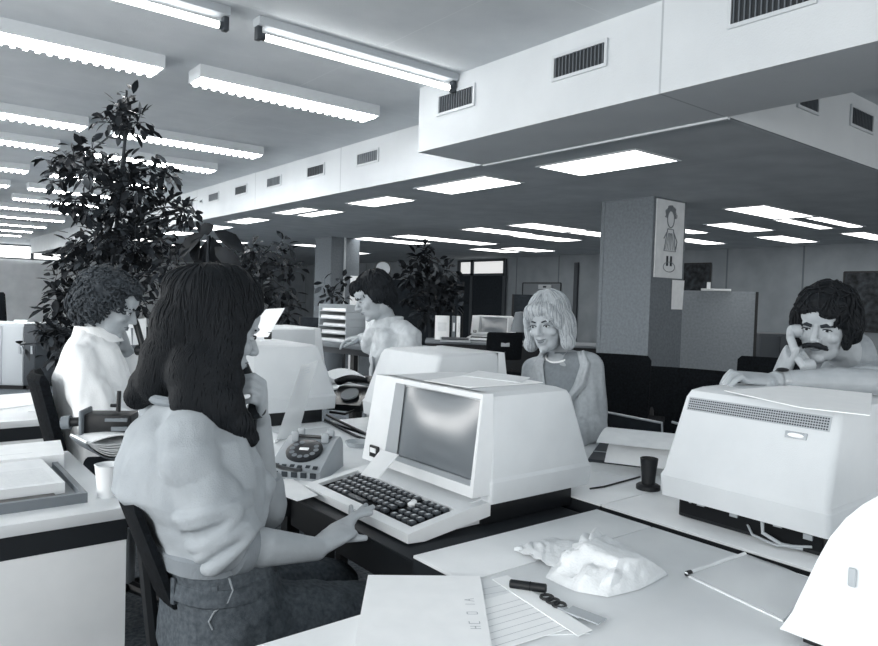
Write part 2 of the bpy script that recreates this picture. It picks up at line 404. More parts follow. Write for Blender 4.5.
# ================================================================== AIR VENTS
def vent(o, ux, w_, h_, label, nslat=14, pale=False):
    """o centre on the wall, ux unit vector along the wall; faces the camera side"""
    nrm = V((0, 0, 1)).cross(ux)*(1)
    if nrm.dot(-V(o)+V((0, 0, 0))) < 0: nrm = -nrm
    t = thing('air_vent', label, 'air vent', o, 0, 'air vents on duct and bulkhead'); z = V((0, 0, 1))
    R_ = Matrix((ux, nrm, z)).transposed()
    f = MB()
    for s in (-1, 1):
        f.box(R_@V((0, .006, s*(h_/2-.009))), (w_, .012, .018), R_); f.box(R_@V((s*(w_/2-.009), .006, 0)), (.018, .012, h_-.036), R_)
    f.build('frame', M['housing'], t)
    k = MB(); k.box(R_@V((0, .002, 0)), (w_-.03, .004, h_-.03), R_); k.build('backing', M['grey'] if pale else M['slat'], t)
    s_ = MB()
    for i in range(nslat):
        s_.box(R_@V((-w_/2+.03+(w_-.06)*i/(nslat-1), .007, 0)), (.006, .006, h_-.036), R_)
    s_.build('slat_row', M['slatpale'], t)
uy = V((0, 1, 0)); uxx = V((1, 0, 0))
for y, lb in ((3.75, 'small air vent on the end of the big white duct'), (2.665, 'dark slatted air vent in the middle of the white duct'), (1.575, 'slatted air vent on the white duct at the top edge of the picture')):
    vent((DX-.001, y, 2.665), uy, .4, .15, lb)
for i, y in enumerate((5.87, 6.92, 7.97, 8.97, 9.95, 10.98)):
    vent((SX-.001, y, 2.665), uy, .4, .135, '%s air vent from the duct along the receding bulkhead' % ORD[i].replace('nearest', 'first'), 10, i in (0, 2, 4))
vent((SX-.001, 10.45, 2.65), uy, .13, .065, 'tiny square opening between two vents at the far end of the bulkhead', 4)
vent((5.5, OY-.001, 2.68), uxx, .4, .15, 'air vent on the bulkhead at the right edge of the picture')
vent((4.66, OY-.001, 2.64), uxx, .3, .12, 'air vent on the right bulkhead mostly hidden by the duct')

# ================================================================== DESKS
def slab(name, x0, x1, y0, y1, label, ztop=.74, top='desk', edge='fascia', legs=True, group=None, panel=None):
    t = thing(name, label, 'desk', ((x0+x1)/2, (y0+y1)/2, 0), 0, group); a, b = (x1-x0)/2, (y1-y0)/2
    m = MB(); m.b(-a, a, -b, b, ztop-.007, ztop, .002); m.build('desktop', M[top], t)
    m = MB(); m.b(-a+.001, a-.001, -b+.001, b-.001, ztop-.085, ztop-.007); m.build('frame', M[edge], t)
    if legs:
        for sx in (-1, 1):
            for sy in (-1, 1):
                m = MB(); m.b(sx*(a-.05)-.02, sx*(a-.05)+.02, sy*(b-.05)-.02, sy*(b-.05)+.02, 0, ztop-.085); m.build('leg', M['black'], t)
    return t
slab('desk', .2, 1.53, -.75, 1.031, 'large pale laminate desk in the right foreground under the paper bag')
slab('desk_extension', .907, 1.53, 1.034, 1.208, 'narrow pale filler section of desk between large desk and terminal table', legs=True)
slab('terminal_table', .93, 1.53, 1.215, 1.838, 'dark topped table carrying the front terminal', .715, 'darktop', 'black')
slab('desk', .907, 1.53, 1.842, 2.62, 'pale desk behind the rotary telephone')
slab('desk', .907, 1.53, 2.624, 4.2, 'pale desk under the far left terminals')
slab('desk', 1.575, 2.3, -.4, 1.228, 'pale desk under the terminal the moustached man leans on')
slab('desk', 1.575, 2.3, 1.232, 2.05, 'pale desk between the moustached man and the blonde woman covered with papers')
slab('desk', 1.575, 2.3, 3.55, 4.4, 'pale desk under the farthest back terminal of the cluster', .76)
slab('desk', 1.575, 2.3, 2.054, 2.75, 'pale desk carrying the terminal in front of the blonde woman')
def left_desk(x0, x1, y0, y1, label):
    t = thing('desk', label, 'desk', ((x0+x1)/2, (y0+y1)/2, 0)); a, b = (x1-x0)/2, (y1-y0)/2
    m = MB(); m.b(-a, a, -b, b, .71, .74, .003); m.build('desktop', M['desk'], t)
    m = MB(); m.b(-a+.004, a-.004, -b+.004, b-.01, .655, .71); m.build('fascia', M['fascia'], t)
    m = MB(); m.b(-a+.006, a-.006, -b+.006, -b+.026, .06, .655); m.build('modesty_panel', M['deskfront'], t)
    for sx in (-1, 1):
        m = MB(); m.b(sx*(a-.025)-.02, sx*(a-.025)+.02, -b+.03, b-.05, 0, .655); m.build('leg_frame', M['black'], t)
left_desk(-1.1, .5, 1.89, 2.66, 'pale desk with dark edge band at lower left holding binders and a cup')
left_desk(-1.1, .545, 3.36, 3.9, 'pale desk with dark edge band behind the curly-haired woman')

# ================================================================== TERMINALS
def rrect(x0, x1, y0, y1, z, r, n=4):
    pts = []
    for cx_, cy_, a0 in ((x1-r, y1-r, 0), (x0+r, y1-r, PI/2), (x0+r, y0+r, PI), (x1-r, y0+r, 1.5*PI)):
        for k in range(n+1):
            a = a0+PI/2*k/n; pts.append(V((cx_+r*math.cos(a), cy_+r*math.sin(a), z)))
    return pts
def terminal(loc, rz, label, wid=.52, keyboard=True, rear=False, pl='plastic', zb=.74, messy=False, keysdetail=True):
    """local: screen faces -x, footprint x 0..0.62 (0 = front of the keyboard tray), centred on y; z from the table"""
    t = thing('computer_terminal', label, 'computer terminal', (loc[0], loc[1], zb), rz, 'white display terminals')
    h = wid/2
    m = MB(); m.b(.25, .60, -h+.02, h-.02, 0, .062, .004)
    if not rear: m.b(.04, .25, -h+.03, h-.03, 0, .006)
    m.build('base', M['black'], t)
    # hood
    m = MB(); xf = .255
    rings = [rrect(xf, .653, -h-.004, h+.004, .06, .012), rrect(xf, .66, -h-.006, h+.006, .115, .014), rrect(xf, .655, -h, h, .125, .014),
             rrect(xf, .585, -h+.012, h-.012, .318, .02), rrect(xf, .572, -h+.018, h-.018, .336, .02), rrect(xf, .548, -h+.034, h-.034, .345, .02)]
    m.loft(rings); m.build('hood', M[pl], t, 24)
    # front frame with recessed screen
    def F(y, z, d=0.0): return V((.198+(z-.085)*.14+d, y, z))
    yo0, yo1, zo0, zo1 = -h, h, .085, .345
    a0, a1, c0, c1 = -h+.014, h-.115, .112, .332
    s0, s1, d0, d1 = -h+.024, h-.142, .118, .327
    m = MB()
    O = [F(yo0, zo0), F(yo1, zo0), F(yo1-.012, zo1), F(yo0+.012, zo1)]; I = [F(a0, c0), F(a1, c0), F(a1-.006, c1), F(a0+.006, c1)]
    S = [F(s0, d0, .026), F(s1, d0, .026), F(s1, d1, .02), F(s0, d1, .02)]
    B_ = [V((.27, q.y, q.z)) for q in O]
    for i in range(4):
        j = (i+1) % 4
        m.face((O[i], O[j], I[j], I[i])); m.face((O[j], O[i], B_[i], B_[j]))
    bmesh.ops.recalc_face_normals(m.bm, faces=m.bm.faces)
    m.build('front_frame', M['plastic2'], t)
    m = MB()
    for i in range(4):
        j = (i+1) % 4; m.face((I[i], I[j], S[j], S[i]))
    m.build('screen_surround', M['bezel'], t)
    def sc(u, v):
        p = S[0].lerp(S[1], u).lerp(S[3].lerp(S[2], u), v); p.x += .004 - .022*(1-(2*u-1)**2)*(1-(2*v-1)**2); return p
    m = MB(); m.sheet(sc, 17, 13); m.build('screen', M['glass'], t)
    m = MB(); q = F(h-.065, .118, -.003); m.box(q, (.008, .045, .035), None, .002); bd = m.build('badge', M['black'], t)
    m = MB(); m.box(q+V((-.005, 0, .004)), (.004, .028, .014)); m.build('badge_plate', M['paper'], bd)
    if keyboard:
        m = MB()
        P = [(0, .008), (0, .03), (.012, .033), (.205, .062), (.262, .066), (.262, .03), (.05, .004)]
        # rim: two side rails, front lip and back shelf, keyboard well between
        m.prism([(q[0], q[1]) for q in P], 1, -h, -h+.028); m.prism([(q[0], q[1]) for q in P], 1, h-.028, h)
        m.prism([(0, .008), (0, .03), (.012, .033), (.03, .0355), (.03, .004)], 1, -h+.028, h-.028)
        m.prism([(.168, .004), (.168, .056), (.205, .062), (.262, .072), (.262, .004)], 1, -h+.028, h-.028)
        m.prism([(.03, .004), (.03, .02), (.168, .04), (.168, .004)], 1, -h+.028, h-.028)
        m.build('keyboard_tray', M['plastic2'], t)
        m = MB(); m.prism([(.03, .021), (.03, .026), (.168, .046), (.168, .04)], 1, -h+.03, h-.03); kp = m.build('key_panel', M['blackmatte'], t)
        proto = None
        if keysdetail:
            for r_ in range(5):
                for k in range(17):
                    if r_ == 4 and 3 < k < 10: continue
                    y = h-.055-.0245*k-(.006*r_ if k < 12 else 0) - (.02 if k > 12 else 0)
                    if y < -h+.045: continue
                    x = .152-.0255*r_; z = .0475-.0037*r_
                    if proto is None:
                        mm = MB(); mm.box((0, 0, .003), (.018, .019, .010), None, .003); mm.mi = 1; mm.box((-.001, .001, .0083), (.009, .007, .0008))  # pale print, enlarged so it also paints the glint on each key
                        proto = mm.build('key', [M['key'], M['keypale']], t); k_ = proto
                    else: k_ = proto.copy(); C.objects.link(k_); k_.parent = t
                    k_.location = (x, y, z)
            m = MB(); m.box((.055, (h-.05-.0245*4.0-.024), .0305), (.018, .15, .010), Matrix.Rotation(-.145, 3, 'Y'), .003); m.build('space_bar', M['key'], t)
    if rear is True:
        # grille strip, oval badge and an untidy connector bay on the back
        def Bk(y, z, d=0.0): return V((.655-(z-.125)*.363+d, y, z))
        m = MB()
        m.box(Bk(0, .303, .0), (.003, 2*h-.06, .036), Matrix.Rotation(-.348, 3, 'Y')); gr = m.build('vent_strip', M['lightgrey'], t); m = MB()
        for k in range(60):
            y = -h+.036+(2*h-.072)*k/59
            for z in (.291, .297, .303, .309, .315): m.box(Bk(y, z, .0014), (.003, .0034, .0034), Matrix.Rotation(-.348, 3, 'Y'))
        m.build('vent_hole_pattern', M['darkgrey'], gr)
        m = MB(); m.box(Bk(h-.1, .268, .002), (.004, .05, .016), Matrix.Rotation(-.348, 3, 'Y'), .001); pb = m.build('badge', M['chrome'], t)
        m = MB(); m.ball(Bk(h-.1, .268, .0045), (.002, .019, .0055)); m.build('badge_oval', M['paper'], pb)
        m = MB(); m.b(.585, .607, -h+.03, h-.03, .012, .06); m.build('connector_bay', M['blackmatte'], t)
        m = MB()
        for y, z in ((-.12, .05), (-.03, .045), (.08, .05), (.15, .04)): m.box((.609, y*wid/.42, z), (.006, .02, .012))
        m.cyl((.607, -.15, .05), (.611, -.15, .05), .006); m.build('screw_plate', M['chrome'], t)
        m = MB(); m.tube([(.6, .05, .05), (.625, .05, .055), (.64, .06, .03), (.63, .1, .012), (.61, .14, .01)], .0045, 8); m.tube([(.6, .0, .03), (.63, .03, .015), (.635, .09, .008), (.61, .16, .02)], .003, 6); m.build('cable_loop', M['lightgrey'], t)
    return t
T1 = terminal((.967, 1.57), 0, 'main white terminal with lit screen and black keyboard in the centre', zb=.715)
T2 = terminal((2.275, .86), PI, 'white terminal seen from behind with vent grille, the man leans on it', .42, True, True, keysdetail=False)
T3 = terminal((2.275, 2.33), PI, 'white terminal seen from behind between the main terminal and blonde woman', .44, True, 'plain', keysdetail=False)
T4 = terminal((.93, 2.98), 0, 'white terminal behind the leaning plastic sheet at left', .52, keysdetail=False)
T5 = terminal((2.29, 3.95), PI, 'white terminal farthest back in the cluster, just behind the left one', .46, True, 'plain', zb=.76, keysdetail=False)
# cut-off terminal hood at the right foreground
t = thing('computer_terminal', 'overexposed white terminal hood cut off at bottom right corner', 'computer terminal', (1.36, .33, .74), 0, 'white display terminals')
prof = [onx(x_, y_, 1.19) for x_, y_ in ((779, 642), (792, 612), (805, 585), (817, 560), (830, 537), (846, 518), (862, 505), (885, 492))]
pl_ = [(p.y-.33, p.z-.74) for p in prof]; pl_[0] = (pl_[0][0], 0.02)
pl_ = pl_ + [(-.12, pl_[-1][1]+.005), (-.2, .2), (-.25, .02)]
m = MB(); rr = []
for x_, s_ in ((-.17, .0), (-.165, .006), (.2, .006), (.28, .03)):
    rr.append([V((x_, y*(1-s_*.5)-(0), max(.02, z-s_))) for y, z in pl_])
m.loft(rr); m.build('hood', M['plastic2'], t, 50)
m = MB(); m.b(-.14, .26, -.22, .19, 0, .02); m.build('base', M['black'], t)
p = onx(853, 577, 1.19); m = MB(); m.box((-.173, p.y-.33, p.z-.74), (.006, .012, .03), None, .003); m.build('catch', M['lightgrey'], t)

# ================================================================== THINGS ON THE DESKS
def flat(name, pts, z, mats, label, cat, th=.0012, group=None, lines=None):
    """thin sheet with the outline pts (world x, y) lying at height z, optional printed lines (u0,v0,u1,v1,width)"""
    c = sum((V((p[0], p[1], 0)) for p in pts), V())/len(pts); c.z = z
    m = MB(); m.prism([(p[0]-c.x, p[1]-c.y) for p in pts], 2, 0, th)
    o = m.build(name, mats); o.location = c; tag(o, label, cat, group)
    if lines:
        P = [V((p[0]-c.x, p[1]-c.y, th+.0002)) for p in pts[:4]]
        def uv(u, v): return P[0].lerp(P[1], u).lerp(P[3].lerp(P[2], u), v)
        k = MB()
        for u0, v0, u1, v1, wd in lines:
            a, b = uv(u0, v0), uv(u1, v1); d = (b-a).normalized(); n = V((-d.y, d.x, 0))*wd/2
            k.face((a-n, b-n, b+n, a+n))
        k.build('print', M['ink'], o)
    return o
def px(pts, z): return [onz(a, b, z) for a, b in pts]
D = .74
flat('form_sheet', px([(420, 640), (590, 634), (497, 577), (408, 600)], D), D, M['paper2'], 'printed form sheet half under the big white document', 'paper',
     lines=[(.05, .1*k+.05, .95, .1*k+.05, .0012) for k in range(9)]+[(.5, .02, .5, .95, .001)])
flat('form_sheet', px([(470, 660), (575, 627), (523, 590), (430, 615)], D+.001), D+.0014, M['paper'], 'ruled form sheet lying on top of the other form by the pen', 'paper',
     lines=[(.05, .12*k+.08, .95, .12*k+.08, .0012) for k in range(7)])
flat('form_strip', px([(578, 637), (592, 631), (507, 576), (492, 580)], D+.002), D+.0028, M['paper'], 'long narrow paper strip beside the pen', 'paper')
doc = flat('document', px([(352, 660), (493, 655), (480, 578), (368, 577)], D+.004), D+.0044, M['paper'], 'big blank white document at the bottom centre', 'paper', .004,
     lines=[(.93, .35+.02*k, .97, .35+.02*k, .001) for k in range(0)])
# faint stamped lettering along the right margin of the document
k = MB(); dv = (onz(466, 588, D)-onz(478, 640, D)).normalized(); nv = V((-dv.y, dv.x, 0))
for i, ch in enumerate('AI 0 CH'):
    if ch == ' ': continue
    c_ = dv*(.05-.018*i)
    for a_, b_ in {'A': [((-.4, -.5), (0, .5)), ((0, .5), (.4, -.5)), ((-.2, 0), (.2, 0))], 'I': [((0, -.5), (0, .5))], '0': [((-.3, -.5), (-.3, .5)), ((.3, -.5), (.3, .5)), ((-.3, .5), (.3, .5)), ((-.3, -.5), (.3, -.5))],
                   'C': [((-.3, -.5), (-.3, .5)), ((-.3, .5), (.3, .5)), ((-.3, -.5), (.3, -.5))], 'H': [((-.3, -.5), (-.3, .5)), ((.3, -.5), (.3, .5)), ((-.3, 0), (.3, 0))]}[ch]:
        A_ = c_+dv*(-a_[0]*.014)*-1+nv*a_[1]*.018; B_ = c_+dv*(b_[0]*.014)+nv*b_[1]*.018
        e = (B_-A_).normalized(); n_ = V((-e.y, e.x, 0))*.0009
        k.face((A_-n_, B_-n_, B_+n_, A_+n_))
k.build('lettering', M['ink'], doc).location = onz(472, 612, D+.0086)-doc.location
# pen and bottle opener / keys
t = thing('marker_pen', 'short thick black marker pen on the form sheets', 'pen', onz(528, 586, D+.011)); dv = onz(543, 588, D)-onz(514, 584, D); dv = dv.normalized()*.036
m = MB(); m.tube([-dv, -dv*.95, dv*.95, dv], [.006, .0085, .0085, .006], 12); m.build('barrel', M['black'], t)
m = MB(); m.tube([dv*.1, dv*.14], [.0092, .0092], 12); m.build('cap_ring', M['blackmatte'], t)
t = thing('key_ring', 'dark bunch of keys with a paper tag beside the pen', 'keys', onz(553, 601, D+.006)); dv = (onz(566, 609, D)-onz(540, 593, D)).normalized(); nv = V((-dv.y, dv.x, 0))
m = MB()
for k in range(3):
    c_ = dv*(.018*(k-1)); m.tube([c_+(dv*math.cos(a)+nv*math.sin(a))*.012 for a in [2*PI*i/14 for i in range(15)]], .0028, 6)
m.build('ring', M['black'], t)
m = MB(); m.box(dv*.05, (.05, .016, .003), Matrix.Rotation(math.atan2(dv.y, dv.x)+.15, 3, 'Z'), .001); m.build('key_blade', M['chrome'], t)
m = MB(); m.box(dv*.075+nv*.012+V((0, 0, .002)), (.07, .03, .002), Matrix.Rotation(math.atan2(dv.y, dv.x)+.3, 3, 'Z')); m.build('key_tag', M['lightgrey'], t)

# crumpled paper bag: folded flat neck + blown body with a sharp far corner
t = thing('paper_bag', 'crumpled thin white paper bag on the foreground desk', 'bag', (1.2, .93, D))
base = [onz(a, b, D)-V((1.2, .93, D)) for a, b in ((545, 578), (575, 592), (608, 598), (640, 590), (668, 575), (640, 556), (612, 546), (580, 548), (556, 556))]
top = V(onz(598, 548, D+.075))-V((1.2, .93, D))
rings = []
N = 72
def outl(tt):
    f = tt*len(base); i = int(f) % len(base); a, b, = base[i], base[(i+1) % len(base)]
    return a.lerp(b, f-int(f))
cen = sum(base, V())/len(base)
ridge_a = V(onz(590, 543, D+.07))-V((1.2, .93, D)); ridge_b = V(onz(620, 558, D+.06))-V((1.2, .93, D))
m = MB()
for i in range(15):
    s = i/14
    ring = []
    for k in range(N):
        p = outl(k/N)
        q = ridge_a if (p-ridge_a).length < (p-ridge_b).length else ridge_b
        q = ridge_a.lerp(ridge_b, min(1, max(0, (p-ridge_a).dot(ridge_b-ridge_a)/(ridge_b-ridge_a).length_squared)))
        r_ = p.lerp(q, s**1.1)
        r_.z = q.z*(math.sin(s*PI/2)**.8) if s < 1 else q.z
        g1 = abs(noise.noise(V((k/N*9, s*1.2, 3))))*1.6; g2 = noise.noise(r_*16+V((2, 5, 1))); g3 = abs(noise.noise(r_*38))
        wt = max(0, min(1, (1.24-r_.x-1.2+.93-r_.y-.0)*0+1)); fade = 1-.75*max(0, min(1, (p-cen).dot((base[4]-cen).normalized())/(base[4]-cen).length))
        amp = .02*math.sin(PI*min(1, s*1.1+.04))*fade
        r_ += (r_-cen).normalized()*(g1+g2*.7+g3*.5-.6)*amp; r_.z = max(.001, r_.z+(g2+g3*.5+g1*.5-.4)*amp) if i else .0008
        ring.append(r_)
    rings.append(ring)
m.loft(rings); m.build('bag_body', M['bag'], t, 30)
nk = [onz(a, b, D)-V((1.2, .93, D)) for a, b in ((514, 553), (545, 541), (590, 546), (575, 574), (548, 568), (530, 559))]
def neck(u, v):
    a = nk[0].lerp(nk[1], min(1, u*1.6)) if u < .625 else nk[1].lerp(nk[2], (u-.625)/.375)
    b = nk[0].lerp(nk[5], min(1, u*3.2)) if u < .3125 else nk[5].lerp(nk[4], (u-.3125)/.3) if u < .6125 else nk[4].lerp(nk[3], (u-.6125)/.3875)
    p = a.lerp(b, v); e = abs(noise.noise(V((u*5, v*2, 0)))); p.z = .006+.02*u*math.sin(v*PI)+.012*e
    p += V((.004*noise.noise(V((u*22, v, 5)))*v, .006*noise.noise(V((u*22, v, 2)))*v, 0)); return p
m = MB(); m.sheet(neck, 30, 10, .0012); m.build('torn_neck', M['bag'], t, 30)

# clear plastic folder on the right
t = thing('plastic_folder', 'clear plastic folder with sheets beside the right terminal', 'folder', onz(752, 588, D))
o_ = onz(752, 588, D); fp = [onz(a, b, D)-o_ for a, b in ((688, 577), (745, 557), (815, 583), (783, 622))]
m = MB(); m.prism([(p.x, p.y) for p in fp], 2, .0, .003); m.build('sheets', M['paper2'], t)
m = MB(); m.sheet(lambda u, v: fp[0].lerp(fp[1], u).lerp(fp[3].lerp(fp[2], u), v)*1.03+V((0, 0, .006+.006*math.sin(PI*u)*math.sin(PI*v)+.003*noise.noise(V((u*3, v*3, 1))))), 14, 14); m.build('cover', M['clear'], t)
m = MB(); a_, b_ = fp[0]*1.03+V((0, 0, .006)), fp[1]*1.03+V((0, 0, .006)); m.tube([a_.lerp(b_, i/12)+V((0, 0, .001*math.sin(i))) for i in range(13)], .0045, 8); m.build('binding_spine', M['paper2'], t)
m = MB(); m.tube([a_, a_.lerp(b_, .07)], .0055, 8); m.build('spine_clip', M['black'], t)

# black pen stand / cup on base and cord
t = thing('pen_holder', 'small black pen holder standing beside the right terminal', 'pen holder', onz(648, 489, D))
m = MB(); m.lathe([(.0, 0), (.036, 0), (.036, .012), (.03, .016), (.0, .016)], n=20); m.build('base', M['black'], t)
m = MB(); m.lathe([(.0, .016), (.02, .016), (.021, .04), (.027, .095), (.024, .096), (.022, .09), (.0, .088)], n=20); m.build('cup', M['black'], t)
m = MB(); pts = [onz(a, b, D)-onz(648, 489, D)+V((0, 0, .004)) for a, b in ((640, 478), (622, 483), (604, 488), (590, 490))]; m.tube(pts, .003, 6); m.build('cord', M['black'], t)

# papers to the right of the main terminal
flat('loose_sheet', px([(585, 470), (636, 478), (645, 466), (596, 456)], D), D, M['paper2'], 'loose white sheet just behind the main terminal', 'paper')
def leafpile(name, c, w_, l_, rz, label, curl=.06, mats=None, tilt=.0):
    t = thing(name, label, 'paper', c, rz); m = MB()
    m.sheet(lambda u, v: V(((u-.5)*w_, (v-.5)*l_, .002+curl*abs(2*u-1)**2*(1 if u > .5 else .25)+tilt*v)), 14, 8, .0015)
    m.build('curled_sheet', mats or M['paper'], t); return t
c_ = onz(648, 458, D)
t = thing('open_magazine', 'white curved open booklet leaning beside the right terminal', 'booklet', onz(655, 470, D), .5)
m = MB(); m.sheet(lambda u, v: V(((u-.5)*.26, (v-.5)*.3, .004+.085*math.sin(PI*min(1, u*.9+.1))**.8)), 16, 6, .003); m.build('page', M['paper'], t)
m = MB(); m.sheet(lambda u, v: V(((u-.42)*.3, (v-.5)*.3+.03, .1+.02*math.sin(PI*u))), 10, 4, .002); m.build('loose_page', M['paper2'], t)
leafpile('newspaper', onz(625, 450, D), .3, .22, .6, 'crumpled grey newspaper behind the main terminal', .05, M['lightgrey'])
flat('dark_folder', px([(588, 462), (640, 468), (650, 452), (600, 445)], D), D, M['darkgrey'], 'dark folder under the crumpled newspaper', 'folder', .012)

# papers lying on the terminals
def on_hood(name, pts, z, label, m_='paper', lines=None): return flat(name, px(pts, z), z, M[m_], label, 'paper', .002, lines=lines)
on_hood('printout', [(424, 381), (470, 388), (543, 383), (490, 373)], 1.0615, 'printout sheets lying on top of the main terminal')
on_hood('printout', [(462, 376), (520, 383), (530, 378), (478, 371)], 1.0645, 'small folded slip on top of the printout on the main terminal', 'paper2')
on_hood('printout', [(724, 391), (800, 408), (870, 416), (872, 394), (790, 386)], 1.087, 'wide white sheet on the terminal under the man leaning arm')
# card and eraser on the keyboard
t = thing('index_card', 'white card propped on the keyboard of the main terminal', 'card', (1.135, 1.715, .775))
a_, b_, c_, d_ = at(361, 475, 1.89), at(381, 450, 2.03), at(399, 455, 1.98), at(378, 479, 1.86)
m = MB(); m.loft([[p-V((1.135, 1.715, .775)) for p in (a_, b_, c_, d_)], [p-V((1.135, 1.715, .775))+V((-.001, 0, .0015)) for p in (a_, b_, c_, d_)]]); m.build('card', M['paper'], t)
t = thing('eraser', 'small white crumpled scrap on the keyboard', 'paper scrap', (1.085, 1.455, .755)); m = MB(); m.ball((0, 0, .008), (.014, .011, .008), None, 7); m.ball((.01, .008, .01), (.009, .008, .007), None, 6)
for v in m.bm.verts: v.co += v.co.normalized()*.003*noise.noise(v.co*250)
m.build('scrap', M['paper'], t)

# leaning transparent listing sheet
a_, b_ = onz(276, 441, D), onz(298, 436, D); up = V((0, 0, .30))
t = thing('acrylic_sheet', 'clear plastic copy sheet standing tilted in front of the left terminal', 'plastic sheet', (a_+b_)/2)
o_ = (a_+b_)/2; c1, c2 = at(318, 360, 2.62)-o_, at(301, 366, 2.56)-o_
m = MB(); m.loft([[a_-o_, b_-o_, c1, c2], [q+V((-.002, -.003, 0)) for q in (a_-o_, b_-o_, c1, c2)]]); m.build('sheet', clear_mat('frosted_plastic', 245, .6), t)
k = MB()
A0, B0 = a_-o_, b_-o_
for i in range(16):
    v0 = .45+.033*i; p0 = A0.lerp(c2, v0); p1 = B0.lerp(c1, v0); n_ = (c2-A0).normalized()*.0022
    p0, p1 = p0.lerp(p1, .12), p0.lerp(p1, .55+.35*random.random()); off = V((-.003, -.004, 0))
    k.face((p0-n_+off, p1-n_+off, p1+n_+off, p0+n_+off))
k.build('print', M['ink'], t)
# sheets by the phone
flat('note_sheet', px([(236, 470), (262, 488), (302, 468), (268, 448)], D), D, M['paper2'], 'white note sheet beside the telephone near the hand', 'paper')
flat('note_sheet', px([(262, 488), (297, 502), (318, 496), (290, 478)], D), D+.0014, M['paper'], 'paper corner sticking out from under the telephone', 'paper')
flat('slip', px([(258, 436), (275, 444), (283, 438), (262, 428)], D), D+.0008, M['paper'], 'torn slip at the foot of the tilted plastic sheet', 'paper', .004)
t = thing('ash_tray', 'shallow glass dish half hidden behind the main terminal', 'dish', onz(358, 446, D)); m = MB(); m.lathe([(0, 0), (.04, 0), (.05, .018), (.046, .018), (.036, .005), (0, .005)], n=20); m.build('dish', M['lightgrey'], t)

# rotary telephone
ph = thing('telephone', 'grey rotary dial telephone beside the keyboard', 'telephone', (1.06, 1.985, D), math.radians(42))
m = MB()   # local: front -x
P = [(-.115, 0), (-.118, .028), (-.1, .04), (.035, .098), (.075, .102), (.095, .09), (.11, 0)]
rings = []
for y, s in ((-.088, .9), (-.082, 1), (.082, 1), (.088, .9)): rings.append([V((q[0]*s+(0), y, q[1]*s)) for q in P])
m.loft(rings); m.build('body', M['phone'], ph)
ang = math.atan2(.058, .135); Rt = Matrix.Rotation(-ang, 3, 'Y'); dc = V((-.032, 0, .0715))
m = MB(); m.loft([[dc+Rt@V((r_*math.cos(2*PI*k/28), r_*math.sin(2*PI*k/28), z)) for k in range(28)] for r_, z in ((.058, -.004), (.058, .004), (.052, .007), (.02, .007))]); dl = m.build('dial', M['phonedark'], ph)
m = MB()
for k in range(10):
    a = 2*PI*k/12+.5; p = dc+Rt@V((.039*math.cos(a), .039*math.sin(a), .0062)); m.loft([[p+Rt@V((.0085*math.cos(2*PI*j/12), .0085*math.sin(2*PI*j/12), z)) for j in range(12)] for z in (0, .0015)])
m.build('finger_hole_row', M['grey'], dl)
m = MB(); m.box(dc+Rt@V((0, 0, .008)), (.012, .03, .003), Rt, .001); m.build('dial_card', M['paper'], dl)
for y in (-.05, .05):
    for s in (-1, 1): m = MB(); m.b(.045+s*.028-.006, .045+s*.028+.006, y-.012, y+.012, .09, .122, .004); m.build('cradle_prong', M['phone'], ph)
m = MB(); m.b(.03, .06, -.06, .06, .1, .104); m.build('cradle_switch', M['black'], ph)
m = MB()
for k in range(5): m.box((-.119, -.06+.03*k, .017), (.003, .018, .016))
for k in range(6): m.box((-.106+.006*(k % 2), -.062+.025*k, .039), (.012, .014, .003), Matrix.Rotation(-.5, 3, 'Y'))
m.build('number_sticker', M['inkdark'], ph)

# left desk: printout stack on a tray, cup, open booklet, stamping device
dd = px([(0, 512), (80, 497), (66, 452), (0, 456)], D)
t = thing('paper_tray', 'flat tray with printout stack on the lower left desk', 'paper tray', (.33, 2.2, D))
m = MB(); m.b(-.35, .075, -.2, .19, 0, .012); m.b(-.35, .075, -.215, -.2, 0, .026); m.b(.075, .09, -.215, .19, 0, .026); m.build('tray', M['grey'], t)
m = MB(); m.b(-.2, .02, -.196, -.165, .012, .024); m.build('tray_slot', M['black'], t)
flat('printout_stack', [(-.0, 2.06), (.38, 2.06), (.375, 2.38), (-.0, 2.38)], D+.0125, M['paper2'], 'stack of printed listing paper in the tray on the left desk', 'paper', .03,
     lines=[(.05, .04*k+.08, .95, .04*k+.08, .0018) for k in range(14)])
flat('open_binder', [(.02, 2.4), (.44, 2.4), (.47, 2.63), (.02, 2.63)], D+.0005, M['paper'], 'white open binder behind the printout tray on the left desk', 'binder', .045,
     lines=[(.4, .3, .8, .3, .002)])
t = thing('paper_cup', 'white paper cup at the corner of the left desk', 'cup', onz(108, 496, D))
m = MB(); m.lathe([(0, 0), (.026, 0), (.034, .085), (.036, .087), (.033, .088), (.03, .08), (.0, .01)], n=24); m.build('cup', M['cup'], t)
t = thing('open_book', 'curved open booklet seen from its end behind the cup', 'booklet', onz(112, 458, D+.0), math.radians(6))
m = MB(); m.sheet(lambda u, v: V(((u-.5)*.2, (v-.5)*.16+.03, .004+.062*abs(2*u-1)**2.0)), 17, 5, .004); m.build('cover', M['grey'], t)
m = MB(); m.sheet(lambda u, v: V(((u-.5)*.195, (v-.5)*.158+.034, .066+.018*math.sin(PI*u)*(1-v*.5))), 17, 5, .003)
for k in range(6): m.sheet(lambda u, v: V(((u-.5)*(.19-.012*k*0), (v-.5)*.156+.034, max(.0, .012+.008*k)+(.058-.008*k)*abs(2*u-1)**2.0+.002)), 17, 3, .003)
m.build('pages', M['paper'], t)
